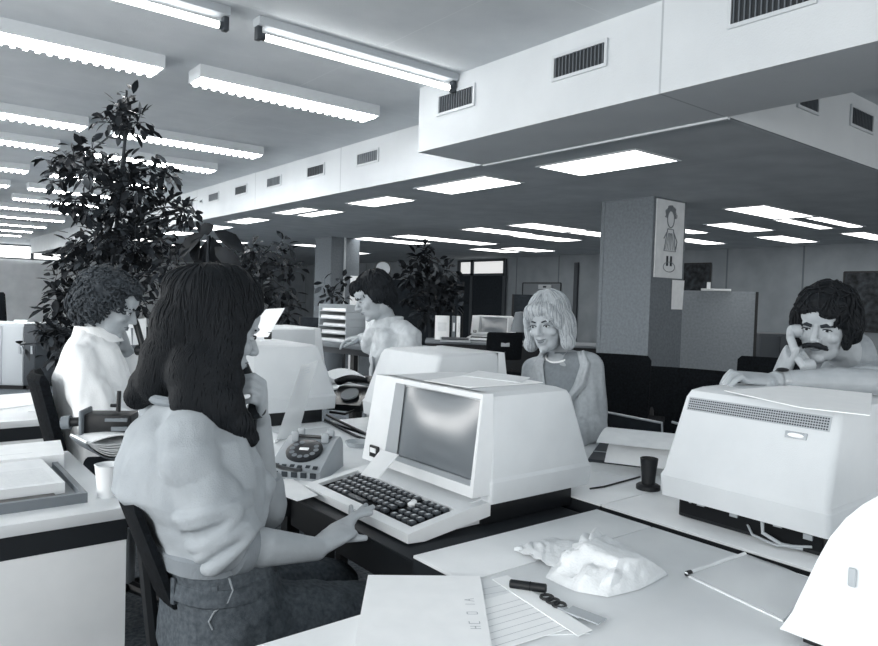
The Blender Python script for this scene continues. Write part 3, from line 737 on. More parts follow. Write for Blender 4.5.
# stamping machine
t = thing('stamping_machine', 'dark desktop stamping machine with side knob and lever on the left desk', 'office machine', onz(108, 446, D), math.radians(-8))
def sm(px_, py_, d=2.35): return at(px_, py_, d)-V(t.location)
t.rotation_euler = (0, 0, 0)
lo = V(t.location); bx = at(112, 420, 2.4)-lo
m = MB(); m.box((bx.x, bx.y+.02, .1), (.16, .1, .07), math.radians(-30), .008); m.build('body', M['black'], t)
m = MB(); m.b(-.05, .07, -.03, .07, 0, .012, .002); m.b(-.01, .03, 0, .05, .012, .08); m.build('foot', M['black'], t)
m = MB(); R0 = Matrix.Rotation(math.radians(-30), 3, 'Z'); m.box(bx+R0@V((-.085, 0, -.01)), (.012, .11, .1), R0, .006); m.build('end_plate', M['grey'], t)
m = MB(); q0 = bx+R0@V((-.09, 0, -.005)); q1 = bx+R0@V((-.16, 0, -.01)); m.tube([q0, q0.lerp(q1, .6)], .016, 14); kb = m.build('knob_shaft', M['black'], t)
m = MB(); m.tube([q0.lerp(q1, .6), q1], [.024, .022], 16); m.build('knob', M['grey'], kb)
m = MB(); m.tube([bx+R0@V((.02, 0, .03)), bx+R0@V((.022, 0, .1))], [.008, .007], 10); m.tube([bx+R0@V((-.005, 0, .05)), bx+R0@V((.02, 0, .05))], .006, 8); m.build('lever', M['black'], t)
m = MB(); m.box(bx+R0@V((.03, -.055, .01)), (.07, .012, .01), R0); m.box(bx+R0@V((.04, -.055, -.02)), (.05, .01, .014), R0); m.build('dial_plate', M['grey'], t)
# sheets on second left desk
flat('sheet', px([(0, 410), (44, 404), (40, 393), (0, 396)], D), D, M['paper'], 'white sheets on the far left desk behind the curly-haired woman', 'paper', .006)
flat('sheet', px([(28, 412), (52, 411), (50, 398), (30, 400)], D), D+.001, M['paper2'], 'slightly curled sheet at the corner of the far left desk', 'paper', .003)

# note propped on the far-left terminal
a_, b_, c_, d_ = at(243, 338, 2.85), at(268, 337, 2.85), at(285, 308, 2.9), at(266, 309, 2.9)
t = thing('propped_note', 'white note sheet propped up on the left terminal in front of the woman face', 'paper', (a_+b_)/2)
o_ = (a_+b_)/2; m = MB(); m.loft([[q-o_ for q in (a_, b_, c_, d_)], [q-o_+V((-.001, -.002, 0)) for q in (a_, b_, c_, d_)]]); m.build('sheet', M['paper'], t)
m = MB(); m.box(V(b_)-o_+V((.005, .012, .005)), (.012, .03, .03), .8, .002); m.build('clip_stand', M['black'], t)

# cables and second phone between the terminals
t = thing('desk_telephone', 'dark desk telephone with white papers between the left and middle terminals', 'telephone', onz(352, 408, D), .6)
m = MB(); m.prism([(-.1, 0), (-.1, .03), (.04, .1), (.1, .1), (.1, 0)], 1, -.09, .09); m.build('body', M['phonedark'], t)
m = MB(); m.chain([(.06, -.1, .13), (.075, -.06, .14), (.075, .06, .14), (.06, .1, .13)], [.028, .02, .02, .028], 8); m.build('handset', M['phonedark'], t)
m = MB(); m.loft([[V((-.033+.045*math.cos(2*PI*k/20), .045*math.sin(2*PI*k/20), .071+z+.5*.045*math.cos(2*PI*k/20))) for k in range(20)] for z in (0, .006)]); m.build('dial', M['grey'], t)
t = thing('loose_paper', 'folded white paper lying over the dark telephone', 'paper', at(357, 381, 3.1)); m = MB(); m.sheet(lambda u, v: V(((u-.5)*.18, (v-.5)*.1, .02*math.sin(3*u)+.02*v)), 10, 5, .003); m.build('sheet', M['paper'], t)
t.location = onz(352, 408, D)+V((-.06, -.02, .16))
m = MB(); z0 = D+.006
for pts in (((327, 415), (345, 424), (362, 432), (372, 437)), ((325, 420), (340, 428), (356, 436), (368, 440)), ((330, 412), (345, 414), (360, 408)), ((372, 420), (368, 430), (372, 440))):
    pp = [onz(a, b, z0) for a, b in pts]; m.tube(pp, .006, 8)
one(m, 'cable', M['black'], 'black cables trailing over the desk from the left terminal', 'cable')

# ================================================================== CHAIRS
def chair(loc, rz, label, bw=.44, bh=.42, zb0=.62, kind='fabric', tilt=.12, th=.03):
    """swivel chair, sitter faces local +x"""
    t = thing('office_chair', label, 'chair', (loc[0], loc[1], 0), rz, None)
    m = MB(); m.box((0, 0, .44), (.44, .46, .08), None, .03, 3); m.build('seat', M[kind], t)
    m = MB(); n = 9
    def bk(u, v, off): return V((-.22-tilt*v*bh*1.2-off-.035*(1-(2*u-1)**2), (u-.5)*bw, zb0+v*bh))
    rings = []
    for v in (0, .04, .5, .94, 1):
        sh = .9 if v in (0, 1) else 1
        th_ = .4*th if v in (0, 1) else th
        rings.append([bk(.5+(i/(n-1)-.5)*sh, v, 0) for i in range(n)] + [bk(.5+(i/(n-1)-.5)*sh, v, th_) for i in range(n-1, -1, -1)])
    m.loft(rings); m.build('backrest', M[kind], t)
    m = MB(); m.tube([(-.05, 0, .4), (-.24, 0, .41), (-.265, 0, .5), (-.29, 0, zb0+.1)], .016, 8); m.build('back_support', M['black'], t)
    m = MB(); m.cyl((0, 0, .08), (0, 0, .41), .028); m.build('post', M['chrome'], t)
    m = MB()
    for k in range(5):
        a = 2*PI*k/5+.3; m.tube([(0, 0, .1), (.28*math.cos(a), .28*math.sin(a), .065)], [.024, .016], 8)
    st = m.build('star_base', M['black'], t)
    for k in range(5):
        a = 2*PI*k/5+.3; m = MB(); m.cyl((.28*math.cos(a)-.01*math.sin(a), .28*math.sin(a)+.01*math.cos(a), .028), (.28*math.cos(a)+.01*math.sin(a), .28*math.sin(a)-.01*math.cos(a), .028), .028); m.build('castor', M['black'], st)
    return t
chair((.735, 1.53), math.radians(-14), 'black swivel chair under the long-haired woman in front', .32, .23, .64, tilt=.3, th=.014)
chair((.78, 2.97), math.radians(-6), 'dark swivel chair with grey backrest edge under the curly-haired woman', .3, .34, .64, tilt=.2)
def chair_at(px_, d, rz, label, bw, bh, zb0):
    q = at(px_, 330, d); o = V((q.x, q.y, 0))+V((math.cos(rz), math.sin(rz), 0))*.27; return chair((o.x, o.y), rz, label, bw, bh, zb0)
chair_at(618, 4.5, math.radians(208), 'black high-backed chair right behind the blonde woman', .42, .5, .48)
chair_at(655, 5.3, math.radians(215), 'low black chair in front of the column, between two taller chairs', .46, .4, .44)
chair_at(712, 3.75, math.radians(190), 'black chair in front of the grey screen, left of the moustached man', .46, .46, .5)
chair_at(775, 5.2, math.radians(200), 'black chair beside the moustached man head in front of the dark cupboard', .5, .42, .52)
ty = chair_at(505, 8.1, math.radians(60), 'black typist chair with a pale spot on its back in front of the distant terminal', .42, .32, .62)
m = MB(); m.box((-.31, 0, .8), (.006, .1, .045), None, .002); m.build('pale_back_patch', M['lightgrey'], ty)
# tubular metal frame of a low magazine rack beyond the desk
t = thing('wire_rack', 'thin chrome tube rack in front of the black chairs', 'rack', onz(630, 470, .3))
pts = [at(600, 411, 3.3), at(662, 423, 3.05), at(663, 470, 3.05), at(601, 462, 3.3)]; o_ = V(t.location)
m = MB(); m.tube([p-o_ for p in pts+pts[:1]], .006, 8); m.tube([at(672, 422, 3.2)-o_, at(700, 430, 3.1)-o_], .006, 8); m.tube([pts[2]-o_, V((pts[2].x-o_.x, pts[2].y-o_.y, -.3))], .006, 8); m.tube([pts[3]-o_, V((pts[3].x-o_.x, pts[3].y-o_.y, -.3))], .006, 8); m.build('frame', M['chrome'], t)
m = MB(); m.loft([[pts[0]-o_, pts[1]-o_, pts[2]-o_, pts[3]-o_], [p-o_+V((.01, .01, 0)) for p in pts]]); m.build('panel', M['darkscreen'], t)

# ================================================================== BACKGROUND FURNITURE
# poster and note on the column
t = thing('poster', 'tall pale poster with a drawn figure on the front column', 'poster', (6.205, 4.126, 1.975))
m = MB(); m.b(-.24, .24, -.012, 0, -.39, .385); m.build('backing', M['poster'], t)
m = MB()   # generic sketch of a standing child in a frock
def disc(cx_, cz, rx, rz_, w_=.012):
    m.tube([(cx_+rx*math.cos(2*PI*k/20), -.014, cz+rz_*math.sin(2*PI*k/20)) for k in range(21)], w_/2, 4)
disc(0, .2, .06, .085)
for k in range(26):
    a = PI*k/25; m.tube([(.06*math.cos(a), -.014, .21+.07*math.sin(a)), (.1*math.cos(a)+.01*math.sin(9*a), -.014, .22+.12*math.sin(a))], .006, 4)
m.tube([(-.05, -.014, .1), (-.1, -.014, -.12), (.1, -.014, -.12), (.05, -.014, .1), (-.05, -.014, .1)], .006, 4)
for k in range(6): m.tube([(-.03+.012*k, -.014, .06), (-.08+.032*k, -.014, -.11)], .003, 4)
m.tube([(.05, -.014, .08), (.12, -.014, -.02), (.1, -.014, -.1)], .006, 4); m.tube([(-.05, -.014, .08), (-.11, -.014, 0)], .006, 4)
disc(0, -.28, .1, .05, .008)
m.build('drawing', M['grey'], t)
m = MB(); m.b(-.05, -.02, -.016, -.012, -.27, -.17); m.b(.015, .045, -.016, -.012, -.27, -.17); m.build('drawn_boots', M['inkdark'], t)
t = thing('notice_sheet', 'small white sheet pinned below the poster on the column', 'notice', (6.39, 4.126, 1.42)); m = MB(); m.sheet(lambda u, v: V(((u-.5)*.2, -.004-.01*v*u, (v-.5)*.3)), 5, 5, .002); m.build('sheet', M['paper2'], t)
# pictures on the right wall
def picture(y0, y1, z0, z1, label, mt='picture'):
    t = thing('picture', label, 'picture', (WX-.002, (y0+y1)/2, (z0+z1)/2)); a, b = (y1-y0)/2, (z1-z0)/2
    m = MB(); m.b(-.02, 0, -a, a, -b, b); m.build('panel', M[mt], t)
    m = MB()
    for s in (-1, 1): m.b(-.03, -.02, s*a-.012, s*a+.012, -b, b); m.b(-.03, -.02, -a, a, s*b-.012, s*b+.012)
    m.build('frame', M['black'], t)
picture(7.05, 7.75, 1.55, 2.12, 'dark picture on the right wall beside the poster column')
picture(4.0, 4.75, 1.0, 1.93, 'dark picture on the right wall at the right edge behind the moustached man')
picture(10.7, 11.9, 1.15, 1.75, 'dull grey pinboard on the wall above the blonde woman head', 'grey')
t = thing('wall_sign', 'small white sign above the blonde woman head on the pinboard', 'sign', (WX-.05, 11.15, 1.66)); m = MB(); m.b(-.02, 0, -.2, .2, -.05, .05); m.build('plate', M['lightgrey'], t); m = MB(); m.b(-.024, -.02, -.05, .05, -.02, .02); m.build('mark', M['inkdark'], t)
# grey felt screen / cabinet right of the column
def screen(c, rz, w_, h_, label, mt='partition', th=.05):
    t = thing('partition_screen', label, 'partition', c, rz)
    m = MB(); m.b(-w_/2, w_/2, -th/2, th/2, .06, h_, .004); m.build('panel', M[mt], t)
    for s in (-1, 1):
        m = MB(); m.b(s*w_/2-.02, s*w_/2+.02, -.2, .2, 0, .03); m.b(s*w_/2-.015, s*w_/2+.015, -th/2-.002, th/2+.002, 0, h_); m.build('foot_post', M['black'], t)
    return t
a_, b_ = at(676, 400, 8.2), at(752, 400, 7.9)
c_ = (a_+b_)/2; screen((c_.x, c_.y, 0), math.atan2(b_.y-a_.y, b_.x-a_.x), (b_-a_).length, 1.49, 'grey felt partition screen right of the poster column')
t = thing('tray', 'white tray of papers on top of the grey screen', 'tray', (at(716, 289, 8.05).x, at(716, 289, 8.05).y, 1.491), math.atan2(b_.y-a_.y, b_.x-a_.x)); m = MB(); m.b(-.16, .16, -.1, .1, 0, .025, .004); m.build('tray', M['paper2'], t); m = MB(); m.b(-.1, -.06, -.03, .03, .025, .1); m.build('box', M['paper2'], t)
# dark low cabinets under the column and right wall
def cabinet(c, rz, w_, d_, h_, label, mt, name='cabinet', doors=2, z0=0):
    t = thing(name, label, 'cabinet', (c[0], c[1], z0), rz)
    m = MB(); m.b(-w_/2, w_/2, -d_/2, d_/2, .05, h_, .004); m.build('body', M[mt], t)
    m = MB(); m.b(-w_/2+.02, w_/2-.02, -d_/2+.03, d_/2-.02, 0, .05); m.build('plinth', M['black'], t)
    for k in range(doors):
        w1 = w_/doors; x = -w_/2+w1*(k+.5)
        m = MB(); m.b(x-w1/2+.006, x+w1/2-.006, -d_/2-.014, -d_/2, .06, h_-.03, .002); dd_ = m.build('door', M[mt], t)
        m = MB(); m.b(x+w1/2-.05, x+w1/2-.03, -d_/2-.03, -d_/2-.014, h_*.55, h_*.55+.1); m.build('handle', M['chrome'], dd_)
    return t
IM = math.atan2(-_R.y*-1, _R.x)  # azimuth of the picture's right-hand direction
AZ = math.atan2(_R.y, _R.x)
def lowbox(px0, px1, d, h_, dep, label, mt, doors=2, name='cabinet'):
    a_, b_ = at(px0, 330, d), at(px1, 330, d); c_ = (a_+b_)/2+V((_F.x, _F.y, 0))*dep/2
    return cabinet((c_.x, c_.y), AZ, (b_-a_).length, dep, h_, label, mt, name, doors)
lowbox(760, 800, 9.2, .98, .5, 'dark low cupboard along the right wall behind the moustached man', 'darkgrey')
lowbox(676, 694, 6.2, .72, .3, 'small grey cabinet low beside the column and black chairs', 'grey', 1)
# far left counter with a dark chair back above
lowbox(-40, 24, 8.8, .83, .6, 'pale counter at the far left edge beyond the tall plant', 'lightgrey', 3, 'counter')
t = lowbox(24, 36, 8.8, .83, .6, 'dark right side of the far left counter', 'darkgrey', 1, 'counter_dark_side')  # the counter's darker right side, built as a box of its own
o_ = at(0, 310, 10.4); chair((o_.x, o_.y), 1.0, 'dark chair whose back shows above the far left counter', .42, .46, .75)
flat('paper_pile', [(q.x, q.y) for q in (at(14, 322, 8.9), at(27, 322, 8.9), at(27, 322, 9.2), at(14, 322, 9.2))], .832, M['paper2'], 'pile of papers on the far left counter by the leaves', 'paper', .03)
# work table of the seated man: high metal table with letter trays and a carton
TZ = .985
a_, b_ = at(312, 345, 4.9), at(392, 356, 4.35); c_ = (a_+b_)/2; az = math.atan2(b_.y-a_.y, b_.x-a_.x); L = (b_-a_).length+.1
t = thing('work_table', 'high metal work table with the letter trays, man leaning on it', 'table', (c_.x, c_.y, 0), az)
m = MB(); m.b(-L/2, L/2, -.02, .42, TZ-.03, TZ, .003); m.build('tabletop', M['grey'], t)
m = MB(); m.b(-L/2+.02, L/2-.02, 0, .4, TZ-.07, TZ-.03); m.build('frame', M['darkgrey'], t)
for sx in (-1, 1):
    for y in (.02, .38): m = MB(); m.b(sx*(L/2-.06)-.02, sx*(L/2-.06)+.02, y-.02, y+.02, 0, TZ-.07); m.build('leg', M['black'], t)
Tm = Matrix.Translation((c_.x, c_.y, 0)) @ Matrix.Rotation(az, 4, 'Z')
q = Tm@V((-L/2+.19, .2, 0))
t = thing('letter_tray_rack', 'rack of pale letter trays full of papers on the work table', 'letter trays', (q.x, q.y, TZ), az)
for k in range(5):
    z = .052*k; m = MB(); m.b(-.15, .15, -.14, .14, z, z+.006); m.b(-.15, -.144, -.14, .14, z+.006, z+.05); m.b(.144, .15, -.14, .14, z+.006, z+.05); m.b(-.144, .144, .134, .14, z+.006, z+.05); tr = m.build('letter_tray', M['lightgrey'], t)
    m = MB(); m.b(-.13, .13, -.135+.01*(k % 3), .12, z+.006, z+.022+.004*(k % 2)); m.build('paper_stack', M['paper2'], tr)
q = Tm@V((-L/2+.46, .25, 0))
t = thing('carton', 'white carton standing on the work table behind the man hands', 'box', (q.x, q.y, TZ), az); m = MB(); m.b(-.07, .07, -.06, .06, 0, .17, .002); m.build('body', M['paper2'], t); m = MB(); m.b(-.071, .071, -.061, .061, .14, .176, .002); m.build('lid', M['paper'], t)
# distant dark counter with binders and the small distant terminal
a_, b_ = at(425, 342, 9.3), at(610, 350, 9.3); c_ = (a_+b_)/2+V((_F.x, _F.y, 0))*.4; L = (b_-a_).length
t = thing('desk', 'long dark desk across the room carrying binders and a small terminal', 'desk', (c_.x, c_.y, 0), AZ)
m = MB(); m.b(-L/2, L/2, -.4, .4, .71, .74, .003); m.build('desktop', M['grey'], t)
m = MB(); m.b(-L/2+.02, L/2-.02, -.38, -.36, .1, .71); m.build('modesty_panel', M['black'], t)
for sx in (-1, 1): m = MB(); m.b(sx*(L/2-.03)-.02, sx*(L/2-.03)+.02, -.36, .36, 0, .71); m.build('leg_frame', M['black'], t)
q = at(485, 335, 9.75)
t6 = terminal((q.x, q.y), AZ+PI/2-.5, 'small distant terminal with dark screen on the far desk', .55, keysdetail=False)
t6.rotation_euler = (0, 0, AZ+PI/2-.35)
for i, (p0, d_, mt, lb) in enumerate(((447, 9.85, 'paper', 'white binder, widest of the three on the far desk'), (453.5, 9.85, 'grey', 'grey binder in the middle of three on the far desk'), (458, 9.85, 'paper', 'thin white binder right of the grey one on the far desk'))):
    q = at(p0, 330, d_); wd = (.2, .05, .05)[i]
    t = thing('ring_binder', lb, 'binder', (q.x-(.07 if i == 0 else 0)*_R.x, q.y-(.07 if i == 0 else 0)*_R.y, .74), AZ, 'binders on the far desk'); m = MB(); m.b(-wd/2, wd/2, -.13, .13, 0, .33, .004); m.build('cover', M[mt], t); m = MB(); m.b(-wd*.3, wd*.3, -.132, -.13, .12, .24); m.build('spine_label', M['paper2'], t)
t = thing('keyboard', 'pale keyboard lying on the far desk in front of the binders', 'keyboard', (at(455, 342, 9.35).x, at(455, 342, 9.35).y, .74), AZ); m = MB(); m.prism([(-.1, 0), (-.1, .02), (.1, .05), (.1, 0)], 0, -.2, .2); m.build('body', M['lightgrey'], t); m = MB(); m.box((0, 0, .042), (.36, .13, .01), Matrix.Rotation(.15, 3, 'X')); m.build('key_row', M['darkgrey'], t)
q = at(520, 330, 9.3); t = thing('desk_lamp', 'dim grey desk lamp shade left of the blonde woman', 'lamp', (q.x, q.y, .74)); m = MB(); m.lathe([(.12, 0), (.12, .02), (0, .02)]); m.cyl((0, 0, .02), (0, 0, .2), .015); m.build('stand', M['black'], t); m = MB(); m.lathe([(.13, .16), (.07, .42), (.0, .43)], cap=False); m.build('lamp_shade', M['grey'], t)
# dark screens and plants in the middle distance
for px0, px1, d_, h_, lb in ((386, 462, 11.6, 1.6, 'dark felt screen behind the seated man and the leafy plant'), (300, 345, 11.1, .95, 'dark low screen below the distant column'), (512, 548, 11.5, 1.42, 'black screen left of the blonde woman at the far wall')):
    a_, b_ = at(px0, 330, d_), at(px1, 330, d_); c_ = (a_+b_)/2
    screen((c_.x, c_.y, 0), AZ, (b_-a_).length, h_, lb, 'darkscreen')
a_ = at(383, 269, 10.3); t = thing('wall_clock', 'small round pale clock face above the seated man head', 'clock', a_+V((_F.x*.0, 0, 0)), AZ)
m = MB(); m.tube([(0, 0, 0), (0, .05, 0)], [.12, .12], 24); m.build('case', M['black'], t); m = MB(); m.tube([(0, -.004, 0), (0, .002, 0)], [.105, .105], 24); m.build('dial', M['lightgrey'], t); m = MB(); m.cyl((0, .05, 0), (0, .05, -.3), .02); m.cyl((0, .05, -.3), (0, .05, -a_.z+.02), .02); m.lathe([(.18, -a_.z), (.18, -a_.z+.02), (0, -a_.z+.02)], c=(0, .05, 0)); m.build('pole', M['black'], t)
lowbox(349, 357, 10.8, 1.62, .3, 'narrow pale box standing in for a bright door opening left of the seated man head', 'deskfront', 1)  # added pale box, stands in for a bright upright door opening

# ================================================================== PLANTS
def leaf(mb, p, d, up, L, W, curl=.25, fold=.25):
    d = d.normalized(); sd = d.cross(up); sd = sd.normalized() if sd.length > 1e-4 else d.orthogonal().normalized(); n = sd.cross(d)
    rows = []
    for i, (t_, w_) in enumerate(((0, .06), (.25, .75), (.55, 1.0), (.82, .6), (1, .03))):
        c = p+d*L*t_-n*curl*L*t_*t_
        rows.append((mb.bm.verts.new(c-sd*W*w_*.5+n*W*w_*fold*.5), mb.bm.verts.new(c), mb.bm.verts.new(c+sd*W*w_*.5+n*W*w_*fold*.5)))
    for a, b in zip(rows, rows[1:]):
        for k in (0, 1):
            f = mb.bm.faces.new((a[k], a[k+1], b[k+1], b[k])); f.material_index = mb.mi
def plant(name, label, base, trunk, clusters, nleaf, L, W, seed, potr=.2, poth=.35, droop=.3, group=None, flip=None):
    rnd = random.Random(seed); t = thing(name, label, 'plant', base); o_ = V(base)
    m = MB(); m.lathe([(0, 0), (potr*.75, 0), (potr, poth), (potr*.93, poth), (potr*.9, poth-.05), (0, poth-.05)], n=20); m.build('pot', M['pot'], t)
    m = MB(); m.lathe([(0, poth-.07), (potr*.9, poth-.049), (0, poth-.04)], n=16); m.build('soil', M['soil'], t)
    st = MB(); lf = MB()
    tp = [p-o_ for p in trunk]
    st.tube([V((0, 0, poth-.05))]+tp, [.022]+[max(.006, .018-.012*i/len(tp)) for i in range(len(tp))], 7)
    for c, r in clusters:
        c = c-o_; near = min(tp, key=lambda q: (q-c).length+max(0, q.z-c.z)*.8)
        mid = (near+c)/2+V((0, 0, .05)); st.tube([near, mid, c], [.009, .007, .004], 6)
        k = max(4, int(nleaf*r**2))
        for _ in range(k):
            dv = V((rnd.gauss(0, 1), rnd.gauss(0, 1), rnd.gauss(0, 1))).normalized(); p = c+dv*r*rnd.random()**.45
            d = (dv*.8+V((rnd.gauss(0, .5), rnd.gauss(0, .5), rnd.gauss(0, .4)-droop)))
            lf.mi = 1 if rnd.random() < .18 else 0
            leaf(lf, p, d, V((rnd.gauss(0, .4), rnd.gauss(0, .4), 1)), L*rnd.uniform(.65, 1.2), W*rnd.uniform(.7, 1.2), rnd.uniform(0, .4))
            if rnd.random() < .35: st.tube([c.lerp(p, .2), p], [.0025, .002], 4)
    st.build('stems', M['stem'], t); lf.build('foliage', [M['leaf'], M['leafpale']], t, 60)
    return t
PD = 4.3
def pc(x_, y_, r_, dd=0.0, d0=PD): return (at(x_, y_, d0+dd), r_*d0/FPX)
cl = [pc(127, 97, 9), pc(122, 112, 15), pc(138, 122, 13), pc(108, 122, 10), pc(122, 128, 10), pc(92, 150, 13, .1), pc(72, 160, 17, .05), pc(60, 172, 11), pc(85, 172, 14, -.1), pc(100, 165, 11), pc(46, 160, 6), pc(52, 182, 7),
      pc(125, 165, 15), pc(150, 168, 13), pc(165, 175, 13), pc(135, 190, 20), pc(112, 190, 14), pc(75, 200, 12), pc(58, 205, 10), pc(90, 210, 14), pc(118, 215, 22), pc(145, 215, 20, .1), pc(165, 207, 14), pc(182, 213, 13), pc(193, 218, 8),
      pc(105, 240, 24), pc(135, 245, 24), pc(160, 240, 18, .2), pc(75, 245, 15), pc(62, 262, 13), pc(85, 268, 22), pc(115, 275, 26), pc(145, 275, 22, .1), pc(170, 265, 14), pc(55, 282, 11), pc(65, 300, 17), pc(85, 300, 20), pc(52, 312, 11), pc(60, 330, 16), pc(45, 330, 8), pc(78, 335, 18), pc(60, 352, 14), pc(20, 345, 5, .0), pc(110, 300, 18, .2), pc(140, 305, 18, .2)]
bs = at(100, 330, PD); tr = [at(98, 420, PD), at(102, 350, PD), at(108, 300, PD), at(115, 240, PD), at(120, 190, PD), at(125, 140, PD), at(126, 100, PD)]
plant('tall_plant', 'tall leafy indoor tree behind the curly-haired woman reaching the ceiling', (bs.x, bs.y, 0), tr, cl, 5200, .08, .038, 3, .24, .4)
# plant with large drooping leaves just behind the long-haired woman
d2 = 4.9; bs = at(208, 330, d2); t = thing('big_leaved_plant', 'plant with a few large drooping leaves above the long-haired woman head', 'plant', (bs.x, bs.y, 0)); o_ = V(t.location)
m = MB(); m.lathe([(0, 0), (.16, 0), (.2, .4), (.18, .4), (.0, .36)], n=18); m.build('pot', M['pot'], t)
m = MB(); lf = MB(); rnd = random.Random(5)
top = at(208, 236, d2)-o_; m.tube([V((0, 0, .36)), top*.5, top], [.02, .016, .008], 7)
for (x_, y_, ex, ey, L_) in ((205, 236, 180, 262, .2), (200, 240, 192, 268, .2), (214, 234, 238, 258, .2), (210, 238, 206, 285, .3), (212, 240, 222, 280, .28), (205, 246, 196, 290, .3), (215, 250, 232, 275, .2), (208, 238, 200, 228, .1), (206, 250, 212, 290, .3), (218, 250, 225, 292, .3)):
    a_, b_ = at(x_, y_, d2)-o_, at(ex, ey, d2+rnd.uniform(-.1, .1))-o_; leaf(lf, a_+V((0, 0, .02)), (b_-a_)+V((0, 0, .08)), V((-_F.x, -_F.y, .5)), (b_-a_).length*1.1, .12, .35, .3)
m.build('stem', M['stem'], t); lf.build('foliage', M['leaf'], t, 60)
d3 = 7.0; c3 = lambda x_, y_, r_: pc(x_, y_, r_, 0, d3)
bs = at(262, 330, d3)
plant('leafy_plant', 'dark leafy plant right of the long-haired woman hair with bright gaps', (bs.x, bs.y, 0), [at(262, 320, d3), at(262, 280, d3), at(262, 255, d3)],
      [c3(240, 258, 12), c3(252, 248, 10), c3(262, 262, 14), c3(278, 256, 12), c3(290, 270, 12), c3(285, 290, 14), c3(262, 285, 16), c3(245, 280, 14), c3(293, 305, 10), c3(288, 318, 10), c3(270, 310, 16), c3(282, 243, 7)], 1500, .12, .06, 9, .22, .4)
d4 = 10.9; c4 = lambda x_, y_, r_: pc(x_, y_, r_, 0, d4); bs = at(430, 330, d4)
plant('leafy_plant', 'dark bushy plant in the middle distance right of the seated man', (bs.x, bs.y, 0), [at(430, 325, d4), at(428, 290, d4), at(425, 262, d4)],
      [c4(424, 250, 7), c4(418, 260, 9), c4(432, 262, 10), c4(445, 272, 11), c4(410, 275, 12), c4(428, 280, 14), c4(450, 290, 10), c4(440, 300, 13), c4(415, 295, 12), c4(456, 305, 8), c4(425, 312, 12)], 1300, .16, .08, 11, .25, .5)
d5 = 10.2; c5 = lambda x_, y_, r_: pc(x_, y_, r_, 0, d5); bs = at(330, 330, d5)
plant('leafy_plant', 'small dark plant in front of the distant column', (bs.x, bs.y, 0), [at(330, 318, d5), at(332, 296, d5)], [c5(325, 285, 7), c5(340, 282, 7), c5(332, 296, 9), c5(343, 298, 6)], 1200, .13, .07, 13, .22, .6)

# ================================================================== PEOPLE
def frame(az, pitch=0.0, roll=0.0):
    F_ = V((math.cos(az)*math.cos(pitch), math.sin(az)*math.cos(pitch), -math.sin(pitch)))
    R_ = F_.cross(V((0, 0, 1))).normalized(); U_ = R_.cross(F_)
    R2 = R_*math.cos(roll)+U_*math.sin(roll); U2 = U_*math.cos(roll)-R_*math.sin(roll)
    return Matrix((R2, F_, U2)).transposed()
def head_shape(mb, H, M3, s=1.0, nose=1.0, male=False):
    def B(c, r): mb.ball(H(*c), V(r)*s, M3, 14)
    B((0, -.012, .036), (.074, .094, .088)); B((0, .028, -.018), (.062, .061, .088)); B((0, .032, -.068), (.050+.004*male, .05, .046))
    B((0, .072, -.096), (.02+.004*male, .018, .017)); B((0, .06, .045), (.056, .036, .04))
    mb.capsule(H(-.036, .079, .022), H(.036, .079, .022), .0105*s, .0105*s, 8)
    mb.capsule(H(0, .086, .016), H(0, .110*nose, -.026), .0075*s, .0105*s, 10)
    for sx in (-1, 1):
        B((sx*.011, .099, -.031), (.0085, .0095, .0075)); B((sx*.04, .06, -.024), (.022, .022, .02)); B((sx*.077, -.008, -.008), (.008, .019, .031))
    B((0, .081, -.058), (.024, .013, .02)); B((0, .0865, -.054), (.018, .011, .006)); B((0, .086, -.064), (.016, .0105, .006))
def face_parts(root, H, M3, s=1.0, smile=0.0, squint=.55, o=V((0, 0, 0)), iris_dx=0.0, brow_w=.0045, brow='brow', bz=0.0):
    for sx in (-1, 1):
        m = MB(); m.ball(H(sx*.031, .0755, .001)-o, V((.0135, .012, .0125*squint))*s, M3, 10); e = m.build('eye', M['eyewhite'], root)
        m = MB(); m.ball(H(sx*.031+iris_dx, .0835, .001)-o, V((.0062, .0050, .0062*min(1, squint*1.4)))*s, M3, 8); m.build('iris', M['iris'], e)
        m = MB(); m.tube([H(sx*.031+.0145*math.cos(a), .0815+.005*math.sin(a), .001+.0125*squint*math.sin(a)*1.05)-o for a in [PI*k/10 for k in range(11)]], .0019*s, 6); m.build('eyelid_line', M['brow'], e)
        m = MB(); m.tube([H(sx*.014, .0905, .0195+bz)-o, H(sx*.03, .0895, .0245+bz)-o, H(sx*.047, .0775, .02+bz)-o], [brow_w*.9*s, brow_w*s, brow_w*.5*s], 8); m.build('eyebrow', M[brow], root)
    m = MB()
    for z0, w_, th, y0 in ((-.0555, .0235, .0038, .0955), (-.0625, .019, .0043, .095)):
        m.tube([H(w_*u, y0-.012*u*u, z0+(smile*u*u)+(.0014*(1-abs(2*abs(u)-.6)) if z0 > -.06 else 0))-o for u in [k/5-1 for k in range(11)]], [th*(1-.75*(abs(k/5-1))**2)*s for k in range(11)], 8)
    m.build('lips', M['lip'], root)
